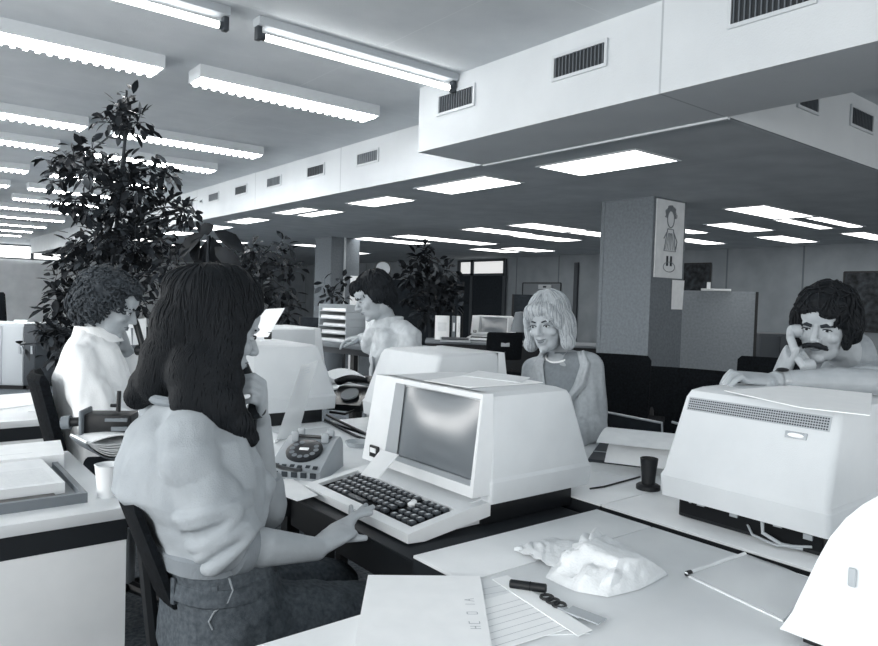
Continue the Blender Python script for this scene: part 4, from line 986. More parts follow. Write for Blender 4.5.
def hand(mb, W, K, nrm, ts, curls=None, tips=None, s=1.0, thumb=None, lift=.012):
    W, K = V(W), V(K); d = (K-W).normalized(); nrm = V(nrm); nrm = (nrm-d*nrm.dot(d)).normalized(); side = d.cross(nrm).normalized()*ts
    L = (K-W).length; rings = []
    for t_, hw, ht in ((-.05, .024, .018), (.25, .03, .0185), (.6, .038, .016), (.9, .04, .0135), (1.06, .036, .009)):
        c = W+d*L*t_; rings.append([c+side*hw*s*math.cos(2*PI*k/16)+nrm*ht*s*math.sin(2*PI*k/16) for k in range(16)])
    mb.loft(rings)
    offs = (.0295, .0098, -.0098, -.0285); lens = (.072, .08, .074, .058); rad = (.0088, .009, .0086, .0076)
    for i in range(4):
        b = K+side*offs[i]*s-d*(.004+.006*(i == 3)); r = rad[i]*s
        if tips and tips[i] is not None:
            t_ = V(tips[i]); p1 = b.lerp(t_, .42)+nrm*lift*s; p2 = b.lerp(t_, .76)+nrm*lift*.75*s; pts = [b-d*.012, b, p1, p2, t_]
        else:
            c = curls[i] if curls and isinstance(curls[0], (tuple, list)) else (curls or (.3, .3, .2)); a = 0; p = b; pts = [b-d*.015, b]
            for k, fr in enumerate((.45, .31, .24)):
                a += c[k]; p = p+(d*math.cos(a)-nrm*math.sin(a))*lens[i]*fr*s; pts.append(p)
        mb.chain(pts, [r*1.1, r*1.08, r, r*.92, r*.78], 8)
    b = W+d*.028*s+side*.022*s-nrm*.006*s
    if thumb is None:
        a1 = (d*.62+side*.72-nrm*.25).normalized(); a2 = (d*.9+side*.35-nrm*.25).normalized()
        pts = [b, b+a1*.04*s, b+a1*.04*s+a2*.034*s, b+a1*.04*s+a2*.06*s]
    else:
        t_ = V(thumb); pts = [b, b.lerp(t_, .4)+side*.01*s, b.lerp(t_, .75)+side*.007*s, t_]
    mb.chain(pts, [.0155*s, .0115*s, .0098*s, .008*s], 8)
def ering(c, R_, F_, hw, hd, n=24, p=2.4):
    out = []
    for k in range(n):
        a = 2*PI*k/n; ca, sa = math.cos(a), math.sin(a)
        out.append(V(c)+R_*hw*math.copysign(abs(ca)**(2/p), ca)+F_*hd*math.copysign(abs(sa)**(2/p), sa))
    return out
def torso(mb, secs, az, g=0.0):
    F_ = V((math.cos(az), math.sin(az), 0)); R_ = V((math.sin(az), -math.cos(az), 0))
    mb.loft([ering(c, R_, F_, hw+g, hd+g) for c, hw, hd in secs])
def limb(mb, pts, rs, n=14): mb.chain(pts, rs, n)
def flow_strands(surf, starts, flow, nseg, step, r, mb, lift=.002, rnd=None, wob=.15, two=0.0):
    """hair strands laid along the surface of a hair volume (root-local coordinates)"""
    bv = BVHTree.FromPolygons([v.co for v in surf.data.vertices], [p.vertices for p in surf.data.polygons])
    for p in starts:
        q = bv.find_nearest(p)
        if q[0] is None: continue
        p, n = q[0], q[1]; pts = [p+n*lift*.3]; w0 = V((rnd.gauss(0, wob), rnd.gauss(0, wob), 0)); k = rnd.randint(nseg//2, nseg)
        for i in range(k):
            d = flow(p)+w0; d = d-n*d.dot(n)
            if d.length < 1e-5: break
            p2 = p+d.normalized()*step; q = bv.find_nearest(p2)
            if q[0] is None: break
            p, n = q[0], q[1]; pts.append(p+n*lift*(1 if i < k-2 else .2))
        mb.mi = 1 if two and rnd.random() < two else 0
        if len(pts) > 3: mb.tube(pts, [r*(.5 if j in (0, len(pts)-1) else 1) for j in range(len(pts))], 5)
def surf_points(o, n, rnd, cond=lambda p: True):
    vs = o.data.vertices; out = []
    for _ in range(n*12):
        p = vs[rnd.randrange(len(vs))].co
        if cond(p): out.append(p.copy())
        if len(out) >= n: break
    return out
def handset(name, a, b, mid_off, m_, label, cat='telephone handset', r=.022):
    a, b = V(a), V(b); c = (a+b)/2; t = thing(name, label, cat, c)
    ax = (b-a).normalized(); of = V(mid_off)
    m = MB(); m.chain([a-c+of, a.lerp(b, .2)-c+of*1.5, a.lerp(b, .8)-c+of*1.5, b-c+of], [.014, .0125, .0125, .014], 10); m.build('grip', m_, t)
    on = (of).normalized() if of.length > 1e-5 else ax.orthogonal()
    for nm, q in (('earpiece', a), ('mouthpiece', b)):
        m = MB(); m.tube([q-c+of*1.25, q-c+of*.5, q-c-on*.004, q-c-on*.008], [.017, r, r, r*.8], 16); m.build(nm, m_, t)
    return t
def A(x, y, d): return at(x, y, d)

# ---------------------------------------------------------------- long-haired woman in the foreground
az = math.radians(4)
O = V((.54, 1.51, 0)); pw = thing('person', 'woman with long dark hair and pale sweatshirt typing with a phone at her ear', 'person', O)
hd = A(213, 330, 1.57); M3 = frame(math.radians(0), math.radians(14)); s_ = 1.0
H = lambda x, y, z: hd+M3@V((x, y, z))
nb = A(187, 403, 1.54); pel = V((.60, 1.48, .585)); wai = A(207, 534, 1.52); che = A(190, 468, 1.54)
sr, er, wr = V((.485, 1.40, .955)), A(232, 546, 1.43), A(316, 549, 1.57)
sl, el, wl = V((.53, 1.67, 1.02)), A(264, 505, 1.76), A(260, 420, 1.71)
KR = A(345, 529, 1.65)
m = MB()
torso(m, [(pel-V((0, 0, .08)), .15, .1), (pel, .17, .12), (wai, .13, .095), (che, .15, .11), (che+V((.02, 0, .07)), .13, .085), (nb, .06, .055)], az)
limb(m, [nb-V((.01, 0, .03)), nb.lerp(hd, .5), H(0, -.02, -.05)], [.052, .048, .05])
head_shape(m, H, M3, s_)
limb(m, [sr, er, wr], [.05, .04, .025]); limb(m, [sl, el, wl], [.05, .04, .026])
limb(m, [er.lerp(wr, .1), er.lerp(wr, .35), wr], [.041, .041, .026])
hand(m, wr, KR, V((-.1, -.1, 1)), -1, tips=[A(371, 513, 1.70), A(373, 507, 1.72), A(366, 505, 1.74), A(351, 506, 1.735)], thumb=A(365, 538, 1.64), s=1.02, lift=.006)
kl = A(262, 392, 1.625)
hand(m, wl, kl, _R+_U*.1, 1, curls=[(.75, 1.2, .8), (.8, 1.2, .8), (.85, 1.2, .8), (.9, 1.2, .8)], s=1.0, thumb=A(247, 380, 1.68))
for v_ in (-1, 1):
    hp = V((.61, 1.49+v_*.085, .585)); kn = V((.93, 1.5+v_*.1, .53)); an = V((.90, 1.5+v_*.1, .12))
    limb(m, [hp, kn, an], [.08, .055, .038]); m.chain([an-V((0, 0, .06)), an+V((.13, 0, -.07))], [.036, .03])
for v in m.bm.verts: v.co -= O
fuse(m, 'body', M['skin'], pw, .0036, 5)
face_parts(pw, H, M3, s_, o=O)
# sweatshirt
m = MB()
torso(m, [(wai+V((0, 0, -.03)), .138, .1), (wai+V((0, 0, .0)), .142, .104), (wai.lerp(che, .4), .155, .12), (che+V((.0, 0, -.04)), .168, .15), (che+V((.0, 0, .02)), .168, .145), (che.lerp(nb, .55), .155, .12), (nb+V((0, 0, -.03)), .105, .085), (nb+V((0, 0, .0)), .064, .06)], az)
m.chain([sr+V((0, .01, .0)), sr.lerp(er, .45), sr.lerp(er, .8)], [.058, .066, .066], 16); m.tube([sr.lerp(er, .75), er.lerp(wr, .0), er.lerp(wr, .1)], [.066, .06, .05], 22)
m.chain([sr, sr.lerp(nb, .4), sr.lerp(nb, .8)], [.062, .066, .052], 14); m.chain([sl, sl.lerp(nb, .75)], [.06, .045], 14)
m.chain([sl, el], [.066, .058], 14); m.tube([el, el.lerp(wl, .35)], [.058, .05], 20); m.ball(el, .058)
m.chain([che+V((.12, -.06, -.045)), che+V((.12, .07, -.045))], [.052, .052]); m.chain([che+V((.11, -.06, -.06)), wai+V((.06, -.06, .02))], [.05, .04])
rnd = random.Random(4); ax = (er-sr).normalized(); n1 = ax.orthogonal().normalized(); n2 = ax.cross(n1)
for k in range(9):
    c = sr.lerp(er, .52+.055*k); tl = rnd.uniform(-.3, .3); tl2 = rnd.uniform(-.25, .25)
    m.tube([c+(n1*math.cos(a)+n2*math.sin(a))*(.070-.0008*k)+ax*(.064*tl*math.cos(a)+.064*tl2*math.sin(a)) for a in [2*PI*i/20 for i in range(21)]], .0095, 8, True)
for v in m.bm.verts: v.co -= O
sw = fuse(m, 'sweatshirt', M['sweater'], pw, .0048, 5, .010, 11)
m = MB(); F_ = V((math.cos(az), math.sin(az), 0)); R_ = V((math.sin(az), -math.cos(az), 0))
cp = [q-O for q in ering(nb+V((-.004, 0, .012)), R_, F_, .066, .062)]; m.tube(cp+cp[:1], .011, 8, False); m.build('collar_rib', M['rib'], sw)
m = MB(); m.loft([[q-O for q in ering(wai+V((0, 0, z)), R_, F_, hw, hd_)] for z, hw, hd_ in ((-.05, .138, .095), (-.045, .147, .104), (-.012, .152, .11), (-.006, .146, .104))]); m.build('hem_rib', M['rib'], sw)
m = MB(); d_ = (wr-er).normalized(); m.tube([er.lerp(wr, t_)-O for t_ in (-.02, .02, .1, .17, .18)], [.05, .058, .056, .052, .044], 22); m.build('cuff_rib', M['rib'], sw)
# jeans
m = MB()
torso(m, [(pel-V((0, 0, .1)), .15, .11), (pel-V((0, 0, .05)), .182, .135), (pel+V((0, 0, .03)), .172, .128), (pel.lerp(wai, .85), .142, .1)], az)
for v_ in (-1, 1):
    hp = V((.61, 1.49+v_*.085, .585)); kn = V((.93, 1.5+v_*.1, .53)); an = V((.90, 1.5+v_*.1, .15))
    m.chain([hp, kn], [.1, .075], 16); m.tube([kn, an], [.074, .062], 18)
for v in m.bm.verts: v.co -= O
jn = fuse(m, 'jeans', M['jeans'], pw, .007, 5, .006, 16)
m = MB(); m.loft([[q-O for q in ering(pel.lerp(wai, .55)+V((0, 0, z)), R_, F_, hw, hw-.043)] for z, hw in ((-.02, .157), (-.016, .161), (.016, .156), (.02, .15))]); wb = m.build('waistband', M['jeans'], jn)
m = MB()
for a in (3.5, 4.2, 5.0, 5.7):
    c = pel.lerp(wai, .55)+R_*.16*math.cos(a)+F_*.117*math.sin(a); m = MB()
    m.box(c-O, (.008, .012, .055), math.atan2((c-pel).y, (c-pel).x), .002); m.build('belt_loop', M['jeans'], wb)
m = MB(); pts = [A(229, 578, 1.4), A(233, 590, 1.4), A(228, 602, 1.4), A(216, 610, 1.4), A(211, 620, 1.4), A(214, 628, 1.4)]
bv = BVHTree.FromPolygons([v.co for v in jn.data.vertices], [p.vertices for p in jn.data.polygons])
def onsurf(bv, p, off):
    q = bv.find_nearest(p); return q[0]+q[1]*off
m.tube([onsurf(bv, p-O, .002) for p in pts], .0022, 6); m.build('pocket_stitching', M['stitch'], jn);
m = MB()
for v_ in (-1, 1):
    an = V((.90, 1.5+v_*.1, .0)); m.loft([rrect(-.09, .17, -.042, .042, 0, .03), rrect(-.09, .17, -.043, .043, .025, .03), rrect(-.085, .12, -.038, .038, .07, .03), rrect(-.08, .0, -.036, .036, .11, .03)])
    for v in m.bm.verts:
        if not v.tag: v.co += an-O; v.tag = True
m.build('shoes', M['black'], pw)
# hair
m = MB()
for x_, y_, d_, r_ in ((208, 303, 1.56, 41), (194, 328, 1.56, 42), (228, 290, 1.58, 27), (244, 296, 1.59, 18), (250, 293, 1.6, 13), (255, 300, 1.6, 9), (178, 360, 1.56, 36), (203, 372, 1.52, 36), (165, 378, 1.55, 28), (148, 385, 1.56, 18), (138, 396, 1.565, 13), (198, 398, 1.49, 27), (220, 405, 1.49, 24), (238, 424, 1.5, 15), (250, 438, 1.51, 9), (220, 350, 1.52, 22), (226, 380, 1.52, 18), (236, 320, 1.55, 16), (233, 338, 1.53, 13), (231, 352, 1.53, 12), (222, 326, 1.51, 15), (246, 308, 1.58, 14), (240, 322, 1.575, 12), (254, 306, 1.58, 10), (189, 290, 1.57, 26), (214, 284, 1.57, 22)):
    c = A(x_, y_, d_); r = r_*d_/FPX; m.ball(c-O, r, None, 12)
hr = fuse(m, 'hair', M['hair'], pw, .006, 8)
rnd = random.Random(8); crown = H(0, -.02, .1)-O; hc = hd-O
def fl(p):
    d = V((p.x-hc.x, p.y-hc.y, 0)); z = p.z-hc.z
    return d*(2.5 if z > .05 else .3)+V((-.12*(z < .02), 0, -1))
m = MB(); flow_strands(hr, surf_points(hr, 1100, rnd, lambda p: p.z > hc.z-.14), fl, 28, .014, .0017, m, .0016, rnd, .2)
m.build('hair_strands', M['hair'], hr)
handset('telephone_handset', A(226, 350, 1.68), A(253, 410, 1.645), V((.012, -.014, 0)), M['phonedark'], 'dark telephone handset held to her mouth by the long-haired woman')
m = MB(); pts = [A(254, 413, 1.645), A(254, 432, 1.68), A(257, 448, 1.72), A(266, 461, 1.8), A(282, 468, 1.9), A(293, 470, 1.99), onz(303, 470, D+.02)]
fine = []
for i in range(len(pts)-1):
    for k in range(8): fine.append(pts[i].lerp(pts[i+1], k/8))
m.tube(fine+[pts[-1]], .0062, 8); bmesh.ops.transform(m.bm, matrix=(Matrix.Translation(ph.location) @ Matrix.Rotation(ph.rotation_euler.z, 4, 'Z')).inverted(), verts=m.bm.verts); m.build('cord', M['phonedark'], ph)

# ---------------------------------------------------------------- curly-haired woman in white blouse
az = math.radians(10); O = V((.68, 2.97, 0)); pw = thing('person', 'curly-haired woman in white blouse seated at left holding a phone, head bowed', 'person', O)
hd = A(110, 306, 2.78); M3 = frame(math.radians(-24), math.radians(22)); H = lambda x, y, z: hd+M3@V((x, y, z))
nb = A(92, 333, 2.78); pel = V((.67, 2.97, .57)); wai = A(96, 430, 2.78); che = A(93, 378, 2.78)
sr, er, wr = A(80, 360, 2.66), A(96, 418, 2.6), A(140, 425, 2.66)
sl, el, wl = A(106, 350, 2.93), A(136, 395, 2.98), A(128, 352, 2.92)
m = MB(); torso(m, [(pel-V((0, 0, .08)), .15, .1), (pel, .17, .12), (wai, .14, .1), (che, .16, .11), (che.lerp(nb, .7), .13, .08), (nb, .058, .055)], az)
limb(m, [nb-V((0, 0, .03)), nb.lerp(hd, .5), H(0, -.02, -.06)], [.052, .047, .048]); head_shape(m, H, M3)
limb(m, [sr, er, wr], [.05, .04, .026]); limb(m, [sl, el, wl], [.05, .04, .026])
hand(m, wl, A(122, 334, 2.88), V((.6, -.5, .3)), -1, curls=[(.8, 1, .6)]*4, s=.95); hand(m, wr, A(158, 428, 2.64), V((0, 0, 1)), 1, curls=(.3, .4, .2), s=.95)
for v_ in (-1, 1):
    hp = V((.68, 2.96+v_*.09, .57)); kn = V((1.08, 2.97+v_*.1, .54)); an = V((1.05, 2.97+v_*.1, .1)); limb(m, [hp, kn, an], [.08, .055, .04])
for v in m.bm.verts: v.co -= O
fuse(m, 'body', M['skin'], pw, .005, 5); face_parts(pw, H, M3, o=O)
m = MB(); torso(m, [(pel+V((0, 0, .02)), .165, .13), (wai, .16, .125), (che, .165, .13), (che.lerp(nb, .7), .135, .085), (nb, .066, .062)], az)
m.chain([sr, sr.lerp(er, .6), er], [.066, .078, .066], 16); m.chain([er, wr.lerp(er, .15)], [.066, .045], 14); m.chain([sr, nb.lerp(sr, .35)], [.066, .055]); m.chain([sl, el], [.07, .07], 14); m.chain([el, wl.lerp(el, .2)], [.062, .04], 14); m.chain([sl, nb.lerp(sl, .35)], [.066, .055])
for v in m.bm.verts: v.co -= O
bl = fuse(m, 'blouse', M['blouse'], pw, .008, 6, .011, 9, fold_dir=(16, 16, 5))
F_ = V((math.cos(az), math.sin(az), 0)); R_ = V((math.sin(az), -math.cos(az), 0))
m = MB()
cr = [(ering(nb+V((.0, 0, .028)), R_, F_, .062, .06)), (ering(nb+V((.012, 0, .02)), R_, F_, .076, .074)), (ering(nb+V((.02, 0, -.03)), R_, F_, .098, .092))]
m.loft([[p-O for p in r] for r in cr], False); m.build('collar', M['blouse'], bl)
m = MB()
for v_ in (-1, 1):
    hp = V((.68, 2.96+v_*.09, .57)); kn = V((1.08, 2.97+v_*.1, .54)); an = V((1.05, 2.97+v_*.1, .1)); m.chain([hp, kn], [.095, .075]); m.tube([kn, an], [.075, .065], 14)
torso(m, [(pel-V((0, 0, .1)), .16, .12), (pel, .18, .13), (pel+V((0, 0, .1)), .16, .12)], az)
for v in m.bm.verts: v.co -= O
fuse(m, 'trousers', M['trousers'], pw, .01, 4)
m = MB()
for c, r in (((0, -.04, .05), (.105, .105, .1)), ((0, -.07, .0), (.1, .075, .09)), ((-.07, -.04, .0), (.04, .05, .06)), ((.07, -.04, .0), (.04, .05, .06)), ((0, .04, .09), (.07, .045, .04))): m.ball(H(*c)-O, V(r), M3, 14)
hr = fuse(m, 'hair', M['curlyhair'], pw, .008, 5, .012, 26)
rnd = random.Random(21); bv = hr.data; m = MB()
for p in surf_points(hr, 420, rnd):
    n = (p-(hd-O)).normalized(); t1 = (n.orthogonal()+V((rnd.gauss(0, 1), rnd.gauss(0, 1), rnd.gauss(0, 1)))); t1 = (t1-n*t1.dot(n)).normalized(); t2 = n.cross(t1); R0 = rnd.uniform(.009, .016)
    m.tube([p+n*(.002+.012*k/12)*1+(t1*math.cos(k*.62)+t2*math.sin(k*.62))*R0*(1-.03*k)+V((0, 0, -.0012*k)) for k in range(14)], .0036, 5)
m.build('curls', M['curlyhair'], hr)
handset('telephone_handset', A(128, 316, 2.86), A(138, 350, 2.86), V((.012, -.012, 0)), M['phonedark'], 'dark telephone handset held by the curly-haired woman')
t = thing('white_sheet', 'white sheet standing in front of the curly-haired woman face', 'paper', A(134, 328, 3.05)); o_ = V(t.location)
q = [A(124, 322, 3.05)-o_, A(146, 318, 3.05)-o_, A(146, 345, 3.05)-o_, A(124, 345, 3.05)-o_]; m = MB(); m.loft([q, [p+V((.002, .002, 0)) for p in q]]); m.build('sheet', M['paper2'], t)
m = MB(); m.box(V((0, .01, -(o_.z-D)/2-.0)), (.02, .01, (o_.z-D)), .6); m.build('stand', M['grey'], t)

# ---------------------------------------------------------------- man in pale shirt at the work table
az = math.radians(150); O = A(392, 420, 3.85); O.z = 0; pw = thing('person', 'dark-haired man in pale shirt looking down at the work table', 'person', O)
hd = A(374, 297, 3.75); M3 = frame(math.radians(158), math.radians(24)); H = lambda x, y, z: hd+M3@V((x, y, z))
nb = A(390, 324, 3.82); pel = A(392, 430, 3.9); che = A(396, 360, 3.85)
sl, el, wl = A(410, 336, 3.7), A(404, 372, 3.62), A(384, 385, 3.75)
sr, er, wr = A(378, 326, 4.02), A(368, 345, 4.12), A(362, 335, 4.12)
er = A(372, 346, 4.05); wr = A(362, 338, 4.1)
m = MB(); torso(m, [(pel-V((0, 0, .25)), .15, .1), (pel, .17, .12), (che-V((0, 0, .1)), .15, .11), (che+V((0, 0, .05)), .17, .12), (che.lerp(nb, .75), .15, .085), (nb, .06, .06)], az)
limb(m, [nb-V((0, 0, .03)), nb.lerp(hd, .5), H(0, -.02, -.06)], [.056, .053, .053]); head_shape(m, H, M3, 1.0, 1.04, True)
limb(m, [sl, el, wl], [.055, .045, .03]); limb(m, [sr, er, wr], [.055, .045, .03])
hand(m, wl, wl+(wl-el).normalized()*.09, V((0, 0, 1)), 1, curls=(.4, .5, .3)); hand(m, wr, wr+V((-.07, .04, -.01)), V((0, 0, 1)), -1, curls=(.4, .5, .3))
for v_ in (-1, 1):
    F_ = V((math.cos(az), math.sin(az), 0)); R_ = V((math.sin(az), -math.cos(az), 0)); hp = V((pel.x, pel.y, pel.z-.2))+R_*v_*.09; kn = V((hp.x, hp.y, hp.z*.5))+F_*.04; limb(m, [hp, kn, V((hp.x, hp.y, .08))], [.085, .06, .045]); m.chain([V((hp.x, hp.y, .04)), V((hp.x, hp.y, .04))+F_*.16], [.04, .035])
for v in m.bm.verts: v.co -= O
fuse(m, 'body', M['skin'], pw, .005, 5); face_parts(pw, H, M3, o=O, squint=.35, brow_w=.006)
m = MB(); torso(m, [(pel-V((0, 0, .1)), .17, .13), (pel, .18, .14), (che-V((0, 0, .08)), .175, .14), (che+V((0, 0, .05)), .185, .14), (che.lerp(nb, .75), .155, .095), (nb, .066, .066)], az)
m.chain([sl, el], [.062, .06], 14); m.tube([el, el.lerp(wl, .4)], [.06, .052], 18); m.chain([sl, nb.lerp(sl, .4)], [.06, .055]); m.chain([sr, er], [.066, .062], 14); m.tube([er, er.lerp(wr, .5)], [.062, .05], 18); m.chain([sr, nb.lerp(sr, .4)], [.066, .055])
for v in m.bm.verts: v.co -= O
sh = fuse(m, 'shirt', M['shirt'], pw, .006, 4, .014, 13)
m = MB(); F_ = V((math.cos(az), math.sin(az), 0)); R_ = V((math.sin(az), -math.cos(az), 0))
m.loft([[p-O for p in r] for r in (ering(nb+V((0, 0, .045)), R_, F_, .062, .062), ering(nb+V((0, 0, .04)), R_, F_, .074, .074), ering(nb+F_*.02+V((0, 0, -.02)), R_, F_, .095, .09))], False); m.build('collar', M['shirt'], sh)
m = MB(); m.box(che+F_*.135-R_*.075+V((0, 0, -.03))-O, (.012, .1, .11), az, .004); m.build('chest_pocket', M['shirt'], sh)
m = MB()
for v_ in (-1, 1):
    hp = V((pel.x, pel.y, pel.z-.2))+R_*v_*.09; m.chain([hp, V((hp.x, hp.y, hp.z*.5))+F_*.04], [.1, .085]); m.tube([V((hp.x, hp.y, hp.z*.5))+F_*.04, V((hp.x, hp.y, .1))], [.085, .08], 14)
torso(m, [(pel-V((0, 0, .3)), .16, .12), (pel-V((0, 0, .06)), .175, .135)], az)
for v in m.bm.verts: v.co -= O
fuse(m, 'trousers', M['trousers'], pw, .01, 4)
m = MB()
for c, r in (((0, -.022, .052), (.084, .1, .094)), ((0, -.06, -.01), (.078, .062, .08)), ((-.07, -.01, .012), (.022, .042, .05)), ((.07, -.01, .012), (.022, .042, .05)), ((.01, .066, .082), (.066, .036, .032)), ((.035, .085, .066), (.036, .02, .022))): m.ball(H(*c)-O, V(r), M3, 14)
hr = fuse(m, 'hair', M['hair2'], pw, .006, 4, .006, 30); rnd = random.Random(31); m = MB()
U_ = M3.col[2]; Fm = M3.col[1]
flow_strands(hr, surf_points(hr, 300, rnd), lambda p: (p-(H(0, -.03, .12)-O))-U_*.05, 9, .011, .003, m, .004, rnd, .05); m.build('hair_strands', M['hair2'], hr)

# ---------------------------------------------------------------- blonde woman
az = math.radians(188); O = V((2.45, 2.02, 0)); pw = thing('person', 'smiling blonde woman with bobbed hair and pale draped jacket behind the terminals', 'person', O)
hd = A(549, 324, 2.95); M3 = frame(math.radians(196), math.radians(8), math.radians(-5)); H = lambda x, y, z: hd+M3@V((x, y, z))
nb = A(562, 357, 3.02); che = A(563, 395, 3.02); pel = V((2.42, 2.02, .57))
sr, er, wr = A(536, 371, 3.12), A(527, 420, 3.05), A(540, 460, 2.85)
sl, el, wl = A(589, 368, 2.92), A(592, 425, 2.86), A(560, 455, 2.75)
m = MB(); torso(m, [(pel-V((0, 0, .08)), .15, .1), (pel, .17, .12), (pel.lerp(che, .5), .13, .095), (che, .15, .11), (che.lerp(nb, .75), .13, .08), (nb, .055, .052)], az)
limb(m, [nb-V((0, 0, .03)), nb.lerp(hd, .5), H(0, -.02, -.06)], [.05, .046, .047]); head_shape(m, H, M3, .97)
limb(m, [sl, el, wl], [.048, .04, .026]); limb(m, [sr, er, wr], [.048, .04, .026]); hand(m, wl, wl+(wl-el).normalized()*.085, V((0, 0, 1)), 1, curls=(.3, .4, .2), s=.93); hand(m, wr, wr+(wr-er).normalized()*.085, V((0, 0, 1)), -1, curls=(.3, .4, .2), s=.93)
for v_ in (-1, 1):
    hp = V((2.42, 2.02+v_*.09, .57)); kn = V((2.36, 2.02+v_*.1, .52)); limb(m, [hp, hp+V((-.02, 0, -.1)), V((2.4, 2.02+v_*.1, .1))], [.08, .06, .04])
for v in m.bm.verts: v.co -= O
fuse(m, 'body', M['skin'], pw, .0045, 5); face_parts(pw, H, M3, .97, smile=.006, o=O, squint=.5, brow_w=.0032)
m = MB(); torso(m, [(pel+V((0, 0, .0)), .19, .145), (pel.lerp(che, .5), .16, .12), (che, .165, .13), (che.lerp(nb, .75), .145, .09), (nb+V((0, 0, -.01)), .07, .06)], az)
m.chain([sl, el], [.066, .06], 14); m.tube([el, wl], [.06, .045], 18); m.ball(el, .06); m.chain([sr, er], [.066, .06], 14); m.tube([er, wr], [.06, .045], 18); m.ball(er, .06); m.chain([sl, nb.lerp(sl, .4)], [.062, .05]); m.chain([sr, nb.lerp(sr, .4)], [.062, .05])
for v in m.bm.verts: v.co -= O
jk = fuse(m, 'jacket', M['jacket'], pw, .006, 5, .011, 10, fold_dir=(16, 16, 5))
F_ = V((math.cos(az), math.sin(az), 0)); R_ = V((math.sin(az), -math.cos(az), 0))
bvj = BVHTree.FromPolygons([v.co for v in jk.data.vertices], [p.vertices for p in jk.data.polygons])
def onj(x_, y_, off):
    r = ray(x_, y_); q = bvj.ray_cast(V((0, 0, CAM_H))-O, r.normalized()); return (q[0] if q[0] is not None else A(x_, y_, 2.9)-O)-r.normalized()*off
def lerp2(P, t):
    f = t*(len(P)-1); k = min(len(P)-2, int(f)); a, b = P[k], P[k+1]; f -= k; return (a[0]+(b[0]-a[0])*f, a[1]+(b[1]-a[1])*f)
LI, RI = [(546, 352), (543, 366), (545, 384), (550, 408)], [(577, 352), (580, 366), (574, 384), (560, 408)]
LO, RO = [(541, 350), (533, 366), (536, 388), (549, 412)], [(584, 350), (591, 364), (586, 386), (562, 414)]
def strip(Pa, Pb, off, nu=14, nv=8): 
    def f(u, v):
        a, b = lerp2(Pa, u), lerp2(Pb, u); return onj(a[0]+(b[0]-a[0])*v, a[1]+(b[1]-a[1])*v, off if isinstance(off, float) else off(u, v))
    return f
m = MB(); m.sheet(strip(LI, RI, .005), 14, 10); m.build('dark_top', M['jacketdark'], jk)
for Pa, Pb in ((LI, LO), (RI, RO)):
    m = MB(); m.sheet(strip(Pa, Pb, lambda u, v: .01+.014*math.sin(PI*v)+.006*math.sin(9*v+4*u)), 16, 8); m.build('draped_lapel', M['jacket'], jk)
m = MB(); m.tube([nb+R_*.066*math.cos(a)+F_*(.07*math.sin(a))+V((0, 0, .02-.04*math.sin(a)))-O for a in [PI*k/16 for k in range(17)]], .0045, 8); m.build('necklace', M['paper'], pw)
m = MB()
for c, r in (((0, -.014, .05), (.09, .106, .1)), ((0, -.07, -.015), (.088, .06, .095)), ((-.08, -.006, -.022), (.03, .058, .078)), ((.08, -.006, -.022), (.03, .058, .078)), ((-.088, .018, -.075), (.028, .036, .034)), ((.088, .012, -.08), (.03, .04, .034)), ((.0, .07, .07), (.07, .034, .033)), ((.04, .072, .05), (.034, .024, .03)), ((-.045, .066, .048), (.03, .024, .03)), ((-.07, .04, .02), (.02, .035, .04)), ((.07, .04, .02), (.02, .035, .04))): m.ball(H(*c)-O, V(r)*.98, M3, 14)
hr = fuse(m, 'hair', M['blonde'], pw, .005, 5); rnd = random.Random(41); m = MB(); U_ = M3.col[2]; cz = H(0, 0, .0)-O; tp = H(0, -.02, .1)-O
flow_strands(hr, surf_points(hr, 900, rnd), lambda p: (p-tp)*(3 if (p-cz).dot(U_) > .05 else .3)-U_*.35, 18, .0095, .0016, m, .0018, rnd, .04, .35); m.build('hair_strands', [M['blonde'], M['blonde2']], hr)  # a random share of strands takes the darker blonde tone

# ---------------------------------------------------------------- moustached man
az = math.radians(190); O = V((2.62, .86, 0)); pw = thing('person', 'moustached man on the phone leaning his arm on the right terminal', 'person', O)
hd = A(825, 326, 2.34); M3 = frame(math.radians(186), math.radians(10), math.radians(3)); H = lambda x, y, z: hd+M3@V((x, y, z))
nb = A(855, 364, 2.46); che = A(878, 425, 2.5); pel = V((2.72, .9, .6))
sl, el, wl = A(905, 386, 2.38), A(868, 384, 2.06), A(776, 381, 2.02)
sr, er, wr = A(838, 392, 2.62), A(800, 408, 2.5), A(777, 380, 2.38)
m = MB(); torso(m, [(pel-V((0, 0, .08)), .16, .11), (pel, .18, .13), (pel.lerp(che, .5), .16, .12), (che, .18, .12), (che.lerp(nb, .7), .16, .09), (nb, .062, .06)], az)
limb(m, [nb-V((0, 0, .03)), nb.lerp(hd, .5), H(0, -.02, -.06)], [.06, .058, .056]); head_shape(m, H, M3, 1.02, 1.02, True)
limb(m, [sl, el], [.058, .046], 14); limb(m, [el, el.lerp(wl, .3), wl], [.046, .047, .029]); limb(m, [sr, er, wr], [.055, .046, .03])
kw = A(738, 377, 1.985)
hand(m, wl, kw, V((-.3, -.1, .9)), -1, tips=[A(729, 388, 1.93), A(726, 385, 1.96), A(723, 386, 1.99), A(721, 384, 2.03)], s=1.04, lift=.02)
hand(m, wr, A(788, 353, 2.31), V((-.6, .8, .1)), 1, curls=[(1.0, 1.2, .8), (1.05, 1.2, .8), (1.1, 1.2, .8), (1.15, 1.2, .8)], s=1.15, thumb=A(797, 349, 2.25))
for v_ in (-1, 1): hp = V((pel.x, pel.y+v_*.09, .6)); limb(m, [hp, hp+V((-.03, 0, -.25)), V((pel.x, pel.y+v_*.09, .08))], [.085, .065, .045])
for v in m.bm.verts: v.co -= O
